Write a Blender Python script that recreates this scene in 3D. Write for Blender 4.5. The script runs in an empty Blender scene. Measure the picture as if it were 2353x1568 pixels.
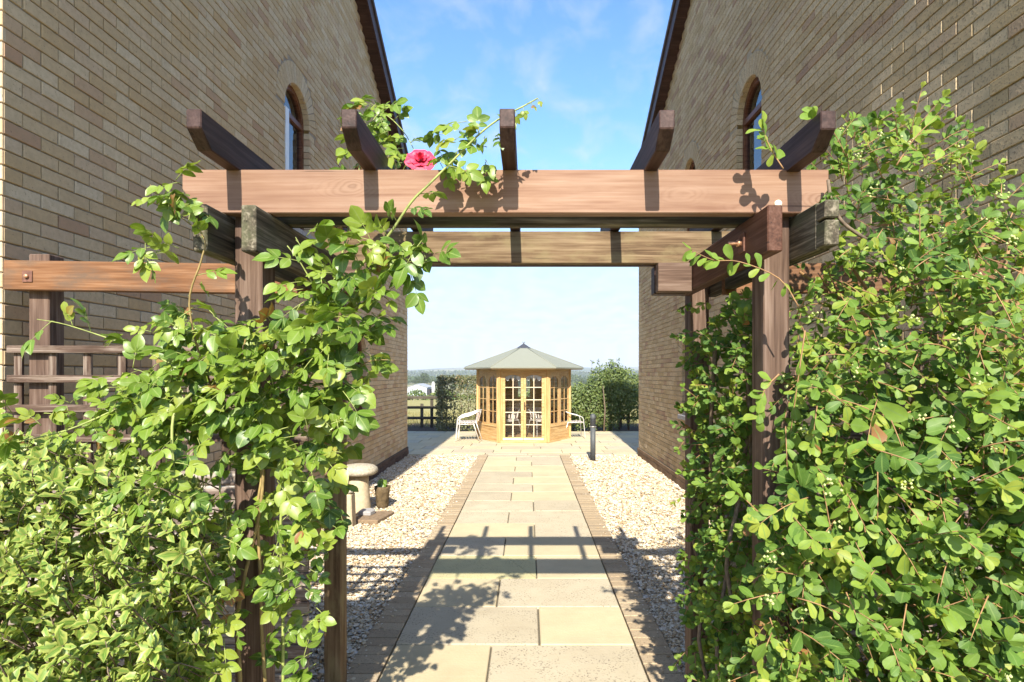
import bpy, bmesh, math, random
import numpy as np
from mathutils import Matrix, Vector, noise as mnoise

SC = bpy.context.scene
COL = SC.collection
R = math.radians

# ------------------------------------------------------------------ camera
FPX, HU, HV, CAMZ = 1345.0, 1212.6, 861.0, 1.68      # focal, vanishing point and eye height (px of a 2353 x 1568 picture)
PW, PH = 2353.0, 1568.0
cam_d = bpy.data.cameras.new('camera')
cam_d.sensor_width = 36.0
cam_d.lens = 36.0 * FPX / PW
cam_d.shift_x = -(HU - PW / 2) / PW
cam_d.shift_y = (HV - PH / 2) / PW
cam_d.clip_start, cam_d.clip_end = 0.05, 20000
cam = bpy.data.objects.new('camera', cam_d)
cam.location = (0, 0, CAMZ)
cam.rotation_euler = (R(90), 0, 0)
COL.objects.link(cam)
SC.camera = cam

# ------------------------------------------------------------------ world, sun, exposure
SUN_T = Vector((0.03, 1.0, -0.77)).normalized()      # the way sunlight travels
SUN_EL = math.asin(-SUN_T.z)
world = bpy.data.worlds.new('World'); SC.world = world
world.use_nodes = True
wt = world.node_tree
for n in list(wt.nodes): wt.nodes.remove(n)
w_out = wt.nodes.new('ShaderNodeOutputWorld')
w_bg = wt.nodes.new('ShaderNodeBackground'); w_bg.inputs['Strength'].default_value = 0.125
w_sky = wt.nodes.new('ShaderNodeTexSky'); w_sky.sky_type = 'NISHITA'; w_sky.sun_disc = False
w_sky.sun_elevation = SUN_EL
w_sky.sun_rotation = math.atan2(-SUN_T.x, -SUN_T.y)
w_sky.altitude = 100; w_sky.air_density = 1.0; w_sky.dust_density = 0.5; w_sky.ozone_density = 3.5
w_tc = wt.nodes.new('ShaderNodeTexCoord')
w_sep = wt.nodes.new('ShaderNodeSeparateXYZ'); wt.links.new(w_tc.outputs['Generated'], w_sep.inputs[0])
w_zc = wt.nodes.new('ShaderNodeMath'); w_zc.operation = 'MAXIMUM'; w_zc.inputs[1].default_value = 0.05
wt.links.new(w_sep.outputs['Z'], w_zc.inputs[0])
w_za = wt.nodes.new('ShaderNodeMath'); w_za.operation = 'ADD'; w_za.inputs[1].default_value = 0.12
wt.links.new(w_zc.outputs[0], w_za.inputs[0])
w_comb = wt.nodes.new('ShaderNodeCombineXYZ')
for i, k in enumerate('XY'):
    d = wt.nodes.new('ShaderNodeMath'); d.operation = 'DIVIDE'
    wt.links.new(w_sep.outputs[k], d.inputs[0]); wt.links.new(w_za.outputs[0], d.inputs[1])
    wt.links.new(d.outputs[0], w_comb.inputs[i])
w_n = wt.nodes.new('ShaderNodeTexNoise'); w_n.inputs['Scale'].default_value = 4.6; w_n.inputs['Detail'].default_value = 6
w_n.inputs['Roughness'].default_value = 0.56; w_n.inputs['Distortion'].default_value = 0.35
w_map = wt.nodes.new('ShaderNodeMapping'); w_map.inputs['Scale'].default_value = (1.5, 1.0, 1.0)
w_map.inputs['Location'].default_value = (3.1, 0.4, 0)
wt.links.new(w_comb.outputs[0], w_map.inputs[0]); wt.links.new(w_map.outputs[0], w_n.inputs['Vector'])
w_r = wt.nodes.new('ShaderNodeValToRGB')
w_r.color_ramp.elements[0].position = 0.45; w_r.color_ramp.elements[0].color = (0, 0, 0, 1)
w_r.color_ramp.elements[1].position = 0.78; w_r.color_ramp.elements[1].color = (0.55, 0.55, 0.55, 1)
wt.links.new(w_n.outputs[0], w_r.inputs[0])
# thin cloud thickens towards the horizon all round, as the eye looks through more of it
w_v = wt.nodes.new('ShaderNodeMapRange'); w_v.interpolation_type = 'SMOOTHSTEP'
w_v.inputs['From Min'].default_value = 0.40; w_v.inputs['From Max'].default_value = 0.04
w_v.inputs['To Min'].default_value = 0.0; w_v.inputs['To Max'].default_value = 0.88
wt.links.new(w_sep.outputs['Z'], w_v.inputs['Value'])
w_mx = wt.nodes.new('ShaderNodeMath'); w_mx.operation = 'MAXIMUM'
wt.links.new(w_r.outputs[0], w_mx.inputs[0]); wt.links.new(w_v.outputs[0], w_mx.inputs[1])
w_cc = wt.nodes.new('ShaderNodeValToRGB')
w_cc.color_ramp.elements[0].position = 0.3; w_cc.color_ramp.elements[0].color = (1.85, 2.15, 2.6, 1)
w_cc.color_ramp.elements[1].position = 0.7; w_cc.color_ramp.elements[1].color = (2.5, 2.68, 2.9, 1)
wt.links.new(w_n.outputs[0], w_cc.inputs[0])
w_mix = wt.nodes.new('ShaderNodeMix'); w_mix.data_type = 'RGBA'
wt.links.new(w_mx.outputs[0], w_mix.inputs['Factor'])
wt.links.new(w_cc.outputs[0], w_mix.inputs['B'])
w_hs = wt.nodes.new('ShaderNodeHueSaturation'); w_hs.inputs['Saturation'].default_value = 1.14
wt.links.new(w_sky.outputs[0], w_hs.inputs['Color'])
wt.links.new(w_hs.outputs[0], w_mix.inputs['A'])
wt.links.new(w_mix.outputs['Result'], w_bg.inputs['Color'])
wt.links.new(w_bg.outputs[0], w_out.inputs['Surface'])

sun_d = bpy.data.lights.new('sun', 'SUN'); sun_d.energy = 3.7; sun_d.angle = R(0.53); sun_d.color = (1.0, 0.93, 0.81)
sun = bpy.data.objects.new('sun', sun_d); COL.objects.link(sun)
sun.rotation_euler = SUN_T.to_track_quat('-Z', 'Y').to_euler()
sun.location = (0, -20, 20)
SC.view_settings.view_transform = 'Standard'
SC.view_settings.look = 'None'
SC.view_settings.exposure = 1.5
SC.view_settings.gamma = 1.0
SC.view_settings.use_curve_mapping = False
SC.cycles.use_denoising = True
SC.cycles.max_bounces = 6
SC.cycles.diffuse_bounces = 4
SC.cycles.glossy_bounces = 3
SC.cycles.transparent_max_bounces = 12
SC.cycles.volume_bounces = 0
SC.cycles.sample_clamp_indirect = 6.0

rng = np.random.default_rng(11)
random.seed(4)

def P(u, v, Y):
    """a picture direction carried out to depth Y"""
    return Vector(((u - HU) * Y / FPX, Y, CAMZ - (v - HV) * Y / FPX))

# ------------------------------------------------------------------ material helpers
def new_mat(name, rough=0.7, spec=0.3):
    m = bpy.data.materials.new(name); m.use_nodes = True
    nt = m.node_tree; b = nt.nodes['Principled BSDF']
    b.inputs['Roughness'].default_value = rough
    b.inputs['Specular IOR Level'].default_value = spec
    return m, nt, b
def N(nt, t, **kw):
    n = nt.nodes.new('ShaderNode' + t)
    for k, v in kw.items():
        k2 = k.replace('_', ' ')
        if k in n.inputs: n.inputs[k].default_value = v
        elif k2 in n.inputs: n.inputs[k2].default_value = v
        else: setattr(n, k, v)
    return n
def L(nt, a, b): nt.links.new(a, b)
def ramp(nt, fac, stops, interp='LINEAR'):
    r = nt.nodes.new('ShaderNodeValToRGB'); e = r.color_ramp.elements
    r.color_ramp.interpolation = interp
    while len(e) < len(stops): e.new(0.5)
    for el, (p, c) in zip(e, stops):
        el.position = p; el.color = (c[0], c[1], c[2], 1) if not isinstance(c, float) else (c, c, c, 1)
    L(nt, fac, r.inputs[0]); return r.outputs[0]
def mixc(nt, fac, a, b, mode='MIX'):
    m = nt.nodes.new('ShaderNodeMix'); m.data_type = 'RGBA'; m.blend_type = mode
    for s, v in (('Factor', fac), ('A', a), ('B', b)):
        if hasattr(v, 'default_value') or hasattr(v, 'links'): L(nt, v, m.inputs[s])
        elif s == 'Factor': m.inputs[s].default_value = v
        else: m.inputs[s].default_value = (v[0], v[1], v[2], 1)
    return m.outputs['Result']
def math_(nt, op, a, b=None, clamp=False):
    m = nt.nodes.new('ShaderNodeMath'); m.operation = op; m.use_clamp = clamp
    for i, v in enumerate((a, b)):
        if v is None: continue
        if hasattr(v, 'links'): L(nt, v, m.inputs[i])
        else: m.inputs[i].default_value = v
    return m.outputs[0]
def bump(nt, b, h, strength=0.3, dist=0.01):
    bn = N(nt, 'Bump', Strength=strength, Distance=dist)
    L(nt, h, bn.inputs['Height']); L(nt, bn.outputs[0], b.inputs['Normal'])
def objcoord(nt, scale=(1, 1, 1), jitter=True):
    tc = N(nt, 'TexCoord'); mp = N(nt, 'Mapping'); mp.inputs['Scale'].default_value = scale
    L(nt, tc.outputs['Object'], mp.inputs[0])
    if jitter:
        oi = N(nt, 'ObjectInfo'); k = math_(nt, 'MULTIPLY', oi.outputs['Random'], 37.0)
        cb = N(nt, 'CombineXYZ')
        for i in range(3): L(nt, k, cb.inputs[i])
        L(nt, cb.outputs[0], mp.inputs['Location'])
    return mp.outputs[0]
def geopos(nt, scale=(1, 1, 1)):
    g = N(nt, 'NewGeometry'); mp = N(nt, 'Mapping'); mp.inputs['Scale'].default_value = scale
    L(nt, g.outputs['Position'], mp.inputs[0]); return mp.outputs[0]
def attr(nt, name):
    a = N(nt, 'Attribute'); a.attribute_name = name; return a
def noise(nt, vec, scale=5, detail=5, rough=0.55, dist=0.0):
    n = N(nt, 'TexNoise', Scale=scale, Detail=detail, Roughness=rough, Distortion=dist)
    L(nt, vec, n.inputs['Vector']); return n.outputs[0]

def wood(name, dark, mid, light, rough=0.65, grain=1.0, bmp=0.25, knots=False, weather=None, wamt=0.5):
    m, nt, b = new_mat(name, rough, 0.25)
    v = objcoord(nt, (1.3 * grain, 16 * grain, 16 * grain))
    n1 = noise(nt, v, 1.6, 6, 0.6, 0.6)
    v2 = objcoord(nt, (3, 90, 90)); n2 = noise(nt, v2, 1.5, 3, 0.5)
    n6 = noise(nt, objcoord(nt, (0.9 * grain, 42 * grain, 42 * grain)), 1.5, 4, 0.6, 0.3)
    f = math_(nt, 'ADD', math_(nt, 'ADD', math_(nt, 'MULTIPLY', n1, 0.42), math_(nt, 'MULTIPLY', n2, 0.24)), math_(nt, 'MULTIPLY', n6, 0.34))
    c = ramp(nt, f, [(0.40, dark), (0.5, mid), (0.62, light)])
    v3 = objcoord(nt, (1.2, 2.2, 2.2)); n3 = noise(nt, v3, 1.7, 4)
    c = mixc(nt, ramp(nt, n3, [(0.35, 0.0), (0.7, 0.35)]), c, mid, 'MULTIPLY')
    if knots:
        vk = objcoord(nt, (2.3, 0.0, 6.2), True)
        vd = N(nt, 'VectorMath'); vd.operation = 'ADD'
        nn = N(nt, 'TexNoise', Scale=2.5, Detail=3); L(nt, vk, nn.inputs['Vector'])
        sc = N(nt, 'VectorMath'); sc.operation = 'SCALE'; sc.inputs['Scale'].default_value = 0.22
        L(nt, nn.outputs['Color'], sc.inputs[0]); L(nt, vk, vd.inputs[0]); L(nt, sc.outputs[0], vd.inputs[1])
        vo = N(nt, 'TexVoronoi', Scale=1.0); L(nt, vd.outputs[0], vo.inputs['Vector'])
        kd = vo.outputs['Distance']
        c = mixc(nt, ramp(nt, kd, [(0.03, 0.9), (0.075, 0.75), (0.10, 0.25), (0.22, 0.0)]), c, tuple(x * 0.62 for x in dark))
        w = math_(nt, 'SINE', math_(nt, 'MULTIPLY', kd, 70.0))
        c = mixc(nt, math_(nt, 'MULTIPLY', ramp(nt, kd, [(0.08, 0.5), (0.36, 0.0)]), math_(nt, 'ABSOLUTE', w)), c, light)
    if weather:
        vw = objcoord(nt, (2.0, 5, 5)); nw = noise(nt, vw, 2.2, 7, 0.65)
        c = mixc(nt, ramp(nt, nw, [(0.62 - 0.35 * wamt, 0.0), (0.78 - 0.25 * wamt, 0.85)]), c, weather)
    vc = objcoord(nt, (0.7, 26, 26)); ncr = noise(nt, vc, 1.8, 3, 0.5, 0.15)
    c = mixc(nt, ramp(nt, ncr, [(0.685, 0.0), (0.70, 0.8)]), c, tuple(x * 0.35 for x in dark))
    # fine pale scuffs
    vs = objcoord(nt, (4, 30, 30)); ns = noise(nt, vs, 2.6, 8, 0.7)
    c = mixc(nt, ramp(nt, ns, [(0.66, 0.0), (0.76, 0.35)]), c, light)
    L(nt, c, b.inputs['Base Color'])
    L(nt, ramp(nt, f, [(0.2, rough + 0.1), (0.8, rough - 0.08)]), b.inputs['Roughness'])
    bump(nt, b, f, bmp, 0.004)
    return m

M = {}
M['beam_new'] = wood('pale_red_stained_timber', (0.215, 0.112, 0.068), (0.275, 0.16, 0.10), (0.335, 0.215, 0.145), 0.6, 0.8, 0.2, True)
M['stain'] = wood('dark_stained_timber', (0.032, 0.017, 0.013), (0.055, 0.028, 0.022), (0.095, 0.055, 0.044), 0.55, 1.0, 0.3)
M['red_stain'] = wood('red_brown_stained_timber', (0.055, 0.022, 0.012), (0.10, 0.042, 0.024), (0.15, 0.075, 0.05), 0.6, 1.0, 0.25)
M['post'] = wood('brown_sawn_post', (0.075, 0.044, 0.03), (0.14, 0.088, 0.062), (0.24, 0.17, 0.13), 0.75, 1.0, 0.5)
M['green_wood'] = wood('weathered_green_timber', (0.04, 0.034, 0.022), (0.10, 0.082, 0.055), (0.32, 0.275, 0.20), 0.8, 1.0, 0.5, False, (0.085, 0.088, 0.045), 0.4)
M['rear_wood'] = wood('weathered_brown_timber', (0.085, 0.05, 0.025), (0.17, 0.11, 0.058), (0.28, 0.20, 0.115), 0.75, 0.9, 0.4, False, (0.21, 0.165, 0.08), 0.4)
M['rust_wood'] = wood('orange_brown_rail_timber', (0.10, 0.046, 0.02), (0.20, 0.09, 0.036), (0.32, 0.175, 0.09), 0.7, 0.7, 0.35, False, (0.12, 0.078, 0.05), 0.45)
M['trellis'] = wood('flaking_trellis_timber', (0.05, 0.03, 0.02), (0.105, 0.066, 0.046), (0.36, 0.29, 0.23), 0.85, 1.0, 0.7, False, (0.20, 0.15, 0.11), 0.3)
M['slat'] = wood('grey_weathered_slat', (0.10, 0.07, 0.055), (0.27, 0.22, 0.18), (0.52, 0.47, 0.41), 0.85, 1.0, 0.7, False, (0.12, 0.07, 0.055), 0.4)
M['pine'] = wood('honey_pine', (0.42, 0.25, 0.10), (0.55, 0.36, 0.155), (0.66, 0.48, 0.25), 0.5, 0.8, 0.15, True)
M['pine_pale'] = wood('pale_painted_bar', (0.62, 0.50, 0.34), (0.72, 0.62, 0.45), (0.80, 0.72, 0.58), 0.5, 0.8, 0.1)
M['fence_wood'] = wood('dark_field_fence', (0.05, 0.04, 0.03), (0.10, 0.085, 0.06), (0.18, 0.16, 0.12), 0.85, 1.0, 0.4)
M['frame_brown'] = wood('brown_window_frame', (0.10, 0.035, 0.015), (0.17, 0.065, 0.03), (0.24, 0.10, 0.05), 0.4, 1.0, 0.1)
M['barge'] = wood('dark_bargeboard', (0.035, 0.014, 0.01), (0.06, 0.026, 0.018), (0.10, 0.05, 0.036), 0.5, 1.0, 0.2)

def plain(name, col, rough=0.6, metal=0.0, nscale=20, var=0.25, spec=0.4, bmp=0.0):
    m, nt, b = new_mat(name, rough, spec)
    b.inputs['Metallic'].default_value = metal
    n = noise(nt, objcoord(nt), nscale, 6, 0.6)
    lo = tuple(c * (1 - var) for c in col); hi = tuple(min(1, c * (1 + var)) for c in col)
    L(nt, ramp(nt, n, [(0.3, lo), (0.7, hi)]), b.inputs['Base Color'])
    if bmp: bump(nt, b, n, bmp, 0.01)
    return m
M['bollard'] = plain('dark_grey_painted_metal', (0.075, 0.083, 0.088), 0.55, 0.0, 30, 0.15)
M['bollard_head'] = plain('smoked_lamp_head', (0.04, 0.042, 0.045), 0.25, 0.0, 30, 0.1)
M['steel'] = plain('galvanised_steel', (0.45, 0.43, 0.40), 0.45, 0.8, 60, 0.2)
M['rust_steel'] = plain('rusty_plate', (0.16, 0.075, 0.05), 0.7, 0.3, 60, 0.4)
M['copper'] = plain('coppery_bolt', (0.55, 0.30, 0.17), 0.45, 0.6, 60, 0.2)
M['cream'] = plain('cream_plastic', (0.75, 0.68, 0.5), 0.5)
M['white_pvc'] = plain('white_sash_edge', (0.72, 0.75, 0.78), 0.35, 0, 10, 0.06)
M['alu'] = plain('brushed_aluminium', (0.72, 0.70, 0.67), 0.4, 0.45, 40, 0.1)
M['felt'] = plain('grey_green_roof_felt', (0.235, 0.245, 0.20), 0.9, 0, 120, 0.25, 0.1, 0.2)
M['cap'] = plain('dark_slate_roof_cap', (0.05, 0.055, 0.07), 0.7)
M['black_iron'] = plain('black_iron_handle', (0.03, 0.028, 0.026), 0.4, 0.6)
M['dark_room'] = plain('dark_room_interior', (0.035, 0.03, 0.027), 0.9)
M['sill'] = plain('grey_stone_sill', (0.33, 0.32, 0.31), 0.8, 0, 40, 0.2)
M['stone'] = plain('pale_staddle_limestone', (0.50, 0.41, 0.27), 0.9, 0, 26, 0.16, 0.2, 0.35)
M['stone_top'] = plain('lichened_limestone', (0.42, 0.37, 0.28), 0.95, 0, 38, 0.35, 0.2, 0.6)
M['slabstone'] = plain('brown_flat_stone', (0.23, 0.165, 0.105), 0.9, 0, 22, 0.3, 0.2, 0.4)
M['pot'] = plain('brown_mossy_pot', (0.12, 0.085, 0.045), 0.9, 0, 22, 0.5, 0.2, 0.4)
M['soil'] = plain('dark_mulch_soil', (0.075, 0.055, 0.04), 0.95, 0, 14, 0.5, 0.1, 1.0)
M['roof_tile'] = plain('dark_roof_tile', (0.07, 0.05, 0.045), 0.85, 0, 8, 0.3)
M['barn_wall'] = plain('pale_grey_barn_cladding', (0.42, 0.44, 0.46), 0.7, 0, 3, 0.06)
M['barn_roof'] = plain('grey_barn_roof', (0.34, 0.35, 0.36), 0.7, 0, 3, 0.08)
M['silo'] = plain('cream_silo', (0.5, 0.49, 0.43), 0.7, 0, 3, 0.08)
M['bark'] = plain('grey_brown_bark', (0.16, 0.12, 0.085), 0.9, 0, 40, 0.4, 0.1, 0.5)
M['cane'] = plain('green_rose_cane', (0.26, 0.30, 0.08), 0.55, 0, 18, 0.35)
M['cane_brown'] = plain('brown_rose_cane', (0.28, 0.20, 0.075), 0.6, 0, 18, 0.4)
M['twig'] = plain('orange_brown_twig', (0.30, 0.17, 0.075), 0.7, 0, 20, 0.35)
M['mortar_dark'] = plain('joint_sand', (0.13, 0.11, 0.075), 0.95, 0, 60, 0.3)
M['lace'] = plain('white_lace_pelmet', (0.82, 0.81, 0.80), 0.8, 0, 60, 0.05)
M['floor_boards'] = plain('summerhouse_floor', (0.40, 0.26, 0.13), 0.6, 0, 8, 0.15)

def glass_mat(name, tint, refl):
    m = bpy.data.materials.new(name); m.use_nodes = True; nt = m.node_tree
    nt.nodes.remove(nt.nodes['Principled BSDF']); out = nt.nodes['Material Output']
    tr = N(nt, 'BsdfTransparent'); tr.inputs[0].default_value = (*tint, 1)
    gl = N(nt, 'BsdfGlossy', Roughness=0.02); gl.inputs[0].default_value = (1, 1, 1, 1)
    fr = N(nt, 'Fresnel', IOR=1.5)
    mx = N(nt, 'MixShader')
    L(nt, math_(nt, 'MULTIPLY', fr.outputs[0], refl, True), mx.inputs[0])
    L(nt, tr.outputs[0], mx.inputs[1]); L(nt, gl.outputs[0], mx.inputs[2]); L(nt, mx.outputs[0], out.inputs[0])
    return m
M['glass'] = glass_mat('summerhouse_glass', (0.93, 0.94, 0.93), 1.0)
M['win_glass'] = glass_mat('window_glass', (0.55, 0.58, 0.6), 1.3)

def brick_mat(name, stops, spot, bumpy):
    m, nt, b = new_mat(name, 0.88, 0.15)
    c = ramp(nt, attr(nt, 'tint').outputs['Fac'], stops)
    p = geopos(nt)
    n1 = noise(nt, p, 34, 3, 0.6); c = mixc(nt, ramp(nt, n1, [(0.35, 0.0), (0.8, 0.5)]), c, tuple(x * 0.62 for x in stops[1][1]))
    n2 = noise(nt, p, 95, 1, 0.5); c = mixc(nt, ramp(nt, n2, [(0.62 - spot, 0.0), (0.72 - spot, 0.5)]), c, (0.08, 0.06, 0.045))
    n3 = noise(nt, p, 0.9, 2, 0.6); c = mixc(nt, ramp(nt, n3, [(0.35, 0.0), (0.75, 0.18)]), c, (0.18, 0.14, 0.10))
    n7 = noise(nt, geopos(nt, (5, 5, 0.5)), 1.0, 3, 0.6); c = mixc(nt, ramp(nt, n7, [(0.55, 0.0), (0.78, 0.22)]), c, (0.22, 0.18, 0.14))
    L(nt, c, b.inputs['Base Color'])
    bump(nt, b, math_(nt, 'ADD', n1, math_(nt, 'MULTIPLY', n2, 0.6)), bumpy, 0.004)
    return m
M['brick_l'] = brick_mat('smooth_buff_brick', [(0.0, (0.54, 0.38, 0.20)), (0.2, (0.57, 0.425, 0.25)), (0.5, (0.62, 0.48, 0.30)), (0.75, (0.65, 0.53, 0.36)), (0.9, (0.56, 0.40, 0.25)), (1.0, (0.46, 0.29, 0.18))], -0.06, 0.25)
M['brick_r'] = brick_mat('rough_buff_brick', [(0.0, (0.48, 0.355, 0.185)), (0.2, (0.55, 0.41, 0.23)), (0.5, (0.60, 0.46, 0.27)), (0.75, (0.64, 0.505, 0.315)), (0.9, (0.50, 0.345, 0.21)), (1.0, (0.40, 0.25, 0.165))], 0.04, 0.5)
M['brick_edge'] = brick_mat('tan_edging_brick', [(0.0, (0.39, 0.295, 0.185)), (0.5, (0.43, 0.335, 0.215)), (0.9, (0.47, 0.375, 0.25)), (1.0, (0.355, 0.275, 0.18))], 0.03, 0.6)
M['brick_dark'] = brick_mat('brown_plinth_brick', [(0.0, (0.10, 0.06, 0.045)), (0.5, (0.125, 0.078, 0.058)), (1.0, (0.16, 0.10, 0.075))], 0.03, 0.6)
M['brick_plinth'] = brick_mat('tan_plinth_brick', [(0.0, (0.22, 0.14, 0.075)), (0.5, (0.27, 0.175, 0.10)), (1.0, (0.31, 0.21, 0.125))], 0.03, 0.6)
def mortar_mat(name, col):
    m, nt, b = new_mat(name, 0.95, 0.1)
    n = noise(nt, geopos(nt), 60, 5); L(nt, ramp(nt, n, [(0.3, tuple(c * 0.7 for c in col)), (0.75, col)]), b.inputs['Base Color'])
    bump(nt, b, n, 0.6, 0.004); return m
M['mortar_l'] = mortar_mat('grey_mortar', (0.40, 0.34, 0.27))
M['mortar_r'] = mortar_mat('sandy_mortar', (0.48, 0.40, 0.28))

def slab_mat(name):
    m, nt, b = new_mat(name, 0.8, 0.25)
    oi = N(nt, 'ObjectInfo'); c = oi.outputs['Color']
    p = geopos(nt)
    n1 = noise(nt, p, 5, 6, 0.6); c = mixc(nt, ramp(nt, n1, [(0.3, 0.25), (0.7, 0.0)]), c, (0.36, 0.29, 0.18))
    n5 = noise(nt, geopos(nt, (1, 14, 1)), 4, 5, 0.6); c = mixc(nt, ramp(nt, n5, [(0.45, 0.0), (0.75, 0.16)]), c, (0.58, 0.52, 0.40))
    # lichen specks gather on the greyer slabs (object colour alpha)
    n2 = noise(nt, p, 70, 3, 0.55); n3 = noise(nt, p, 6, 4, 0.6)
    sp = math_(nt, 'MULTIPLY', ramp(nt, n2, [(0.56, 0.0), (0.64, 1.0)]), ramp(nt, n3, [(0.40, 0.0), (0.56, 1.0)]))
    sp = math_(nt, 'MULTIPLY', sp, oi.outputs['Alpha'])
    c = mixc(nt, math_(nt, 'MULTIPLY', sp, 0.8), c, (0.14, 0.115, 0.085))
    L(nt, c, b.inputs['Base Color'])
    st = noise(nt, p, 1.6, 5, 0.65); c = mixc(nt, ramp(nt, st, [(0.48, 0.0), (0.72, 0.35)]), c, (0.30, 0.25, 0.17)); L(nt, c, b.inputs['Base Color'])
    bump(nt, b, math_(nt, 'ADD', n1, math_(nt, 'MULTIPLY', n2, 0.5)), 0.5, 0.008)
    return m
M['slab'] = slab_mat('riven_sandstone_slab')

def gravel_mat():
    m, nt, b = new_mat('golden_flint_gravel', 0.65, 0.35)
    c = ramp(nt, attr(nt, 'tint').outputs['Fac'], [(0.0, (0.22, 0.14, 0.07)), (0.10, (0.42, 0.29, 0.15)), (0.35, (0.56, 0.45, 0.29)), (0.7, (0.66, 0.58, 0.44)), (0.94, (0.74, 0.69, 0.60)), (1.0, (0.26, 0.25, 0.24))])
    n = noise(nt, geopos(nt), 160, 3); c = mixc(nt, ramp(nt, n, [(0.4, 0.0), (0.7, 0.3)]), c, (0.42, 0.33, 0.22))
    L(nt, c, b.inputs['Base Color']); return m
M['gravel'] = gravel_mat()
def gravel_base():
    m, nt, b = new_mat('packed_gravel_bed', 0.9, 0.1)
    v = N(nt, 'TexVoronoi', Scale=70.0); L(nt, geopos(nt), v.inputs['Vector'])
    c = ramp(nt, v.outputs['Color'], [(0.1, (0.22, 0.155, 0.09)), (0.5, (0.42, 0.34, 0.23)), (0.9, (0.56, 0.50, 0.40))])
    L(nt, c, b.inputs['Base Color']); bump(nt, b, v.outputs['Distance'], 1.0, 0.01); return m
M['gravel_base'] = gravel_base()

def ground_mat():
    m, nt, b = new_mat('meadow_and_hills', 0.95, 0.05)
    p = geopos(nt)
    near = ramp(nt, noise(nt, p, 0.6, 8, 0.65), [(0.3, (0.22, 0.19, 0.075)), (0.5, (0.36, 0.31, 0.13)), (0.7, (0.20, 0.22, 0.07))])
    v = N(nt, 'TexVoronoi', Scale=0.0042); v.inputs['Randomness'].default_value = 0.9
    L(nt, geopos(nt, (1, 0.45, 0)), v.inputs['Vector'])
    far = ramp(nt, v.outputs['Color'], [(0.15, (0.05, 0.085, 0.03)), (0.4, (0.10, 0.13, 0.045)), (0.6, (0.36, 0.32, 0.17)), (0.85, (0.08, 0.12, 0.04))])
    hd = ramp(nt, noise(nt, p, 0.012, 6, 0.7), [(0.52, 0.0), (0.6, 1.0)])
    far = mixc(nt, hd, far, (0.035, 0.055, 0.025))
    sp = N(nt, 'SeparateXYZ'); L(nt, p, sp.inputs[0])
    f = N(nt, 'MapRange'); f.inputs['From Min'].default_value = 120; f.inputs['From Max'].default_value = 420
    L(nt, sp.outputs['Y'], f.inputs['Value'])
    L(nt, mixc(nt, f.outputs[0], near, far), b.inputs['Base Color'])
    return m
M['ground'] = ground_mat()

def leaf_mat(name, stops, vein, edge=None, trans=0.35, rough=0.42, brown=True, tcol=None, spec=0.45, back=None):
    m = bpy.data.materials.new(name); m.use_nodes = True; nt = m.node_tree
    b = nt.nodes['Principled BSDF']; out = nt.nodes['Material Output']
    b.inputs['Roughness'].default_value = rough; b.inputs['Specular IOR Level'].default_value = spec
    t = attr(nt, 'tint').outputs['Fac']
    st = list(stops)
    if brown: st = [(p * 0.97, c) for p, c in st] + [(0.985, (0.30, 0.13, 0.045))]
    c = ramp(nt, t, st)
    uv = N(nt, 'UVMap'); uv.uv_map = 'UVMap'
    sp = N(nt, 'SeparateXYZ'); L(nt, uv.outputs[0], sp.inputs[0])
    s = math_(nt, 'ABSOLUTE', math_(nt, 'SUBTRACT', sp.outputs['X'], 0.5))
    rib = ramp(nt, s, [(0.0, 1.0), (0.035, 0.6), (0.07, 0.0)])
    side = math_(nt, 'SINE', math_(nt, 'MULTIPLY', math_(nt, 'SUBTRACT', sp.outputs['Y'], math_(nt, 'MULTIPLY', s, 0.55)), 52.0))
    sv = ramp(nt, side, [(0.80, 0.0), (0.98, 0.28)])
    c = mixc(nt, math_(nt, 'MAXIMUM', rib, sv), c, vein)
    if edge:
        ne = noise(nt, geopos(nt), 45, 3, 0.5)
        e = math_(nt, 'ADD', s, math_(nt, 'MULTIPLY', math_(nt, 'SUBTRACT', ne, 0.5), 0.35))
        c = mixc(nt, ramp(nt, e, [(0.10, 0.0), (0.36, 0.8)]), c, edge)
    nn = noise(nt, geopos(nt), 28, 3, 0.5)
    c = mixc(nt, ramp(nt, nn, [(0.35, 0.22), (0.65, 0.0)]), c, tuple(x * 0.55 for x in stops[0][1]))
    L(nt, c, b.inputs['Base Color'])
    bump(nt, b, math_(nt, 'MAXIMUM', rib, sv), -0.3, 0.003)
    tr = N(nt, 'BsdfTranslucent')
    tc = mixc(nt, 1.0, c, tcol or (1.0, 1.0, 0.45), 'MULTIPLY'); L(nt, tc, tr.inputs[0])
    mx = N(nt, 'MixShader', Fac=trans); L(nt, b.outputs[0], mx.inputs[1]); L(nt, tr.outputs[0], mx.inputs[2])
    L(nt, mx.outputs[0], out.inputs[0])
    return m
M['rose_leaf'] = leaf_mat('rose_leaf', [(0.0, (0.06, 0.125, 0.018)), (0.4, (0.15, 0.255, 0.028)), (0.8, (0.265, 0.355, 0.045)), (1.0, (0.34, 0.38, 0.06))], (0.28, 0.36, 0.10), None, 0.33, 0.38)
M['holly_leaf'] = leaf_mat('variegated_leaf', [(0.0, (0.06, 0.14, 0.022)), (0.5, (0.13, 0.25, 0.035)), (1.0, (0.23, 0.34, 0.07))], (0.28, 0.38, 0.08), (0.48, 0.50, 0.13), 0.32, 0.38, False)
M['shrub_leaf'] = leaf_mat('shrub_leaf', [(0.0, (0.05, 0.115, 0.026)), (0.4, (0.13, 0.235, 0.036)), (0.75, (0.22, 0.33, 0.045)), (1.0, (0.34, 0.40, 0.055))], (0.20, 0.30, 0.07), None, 0.36, 0.5, True, None, 0.3)
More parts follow.
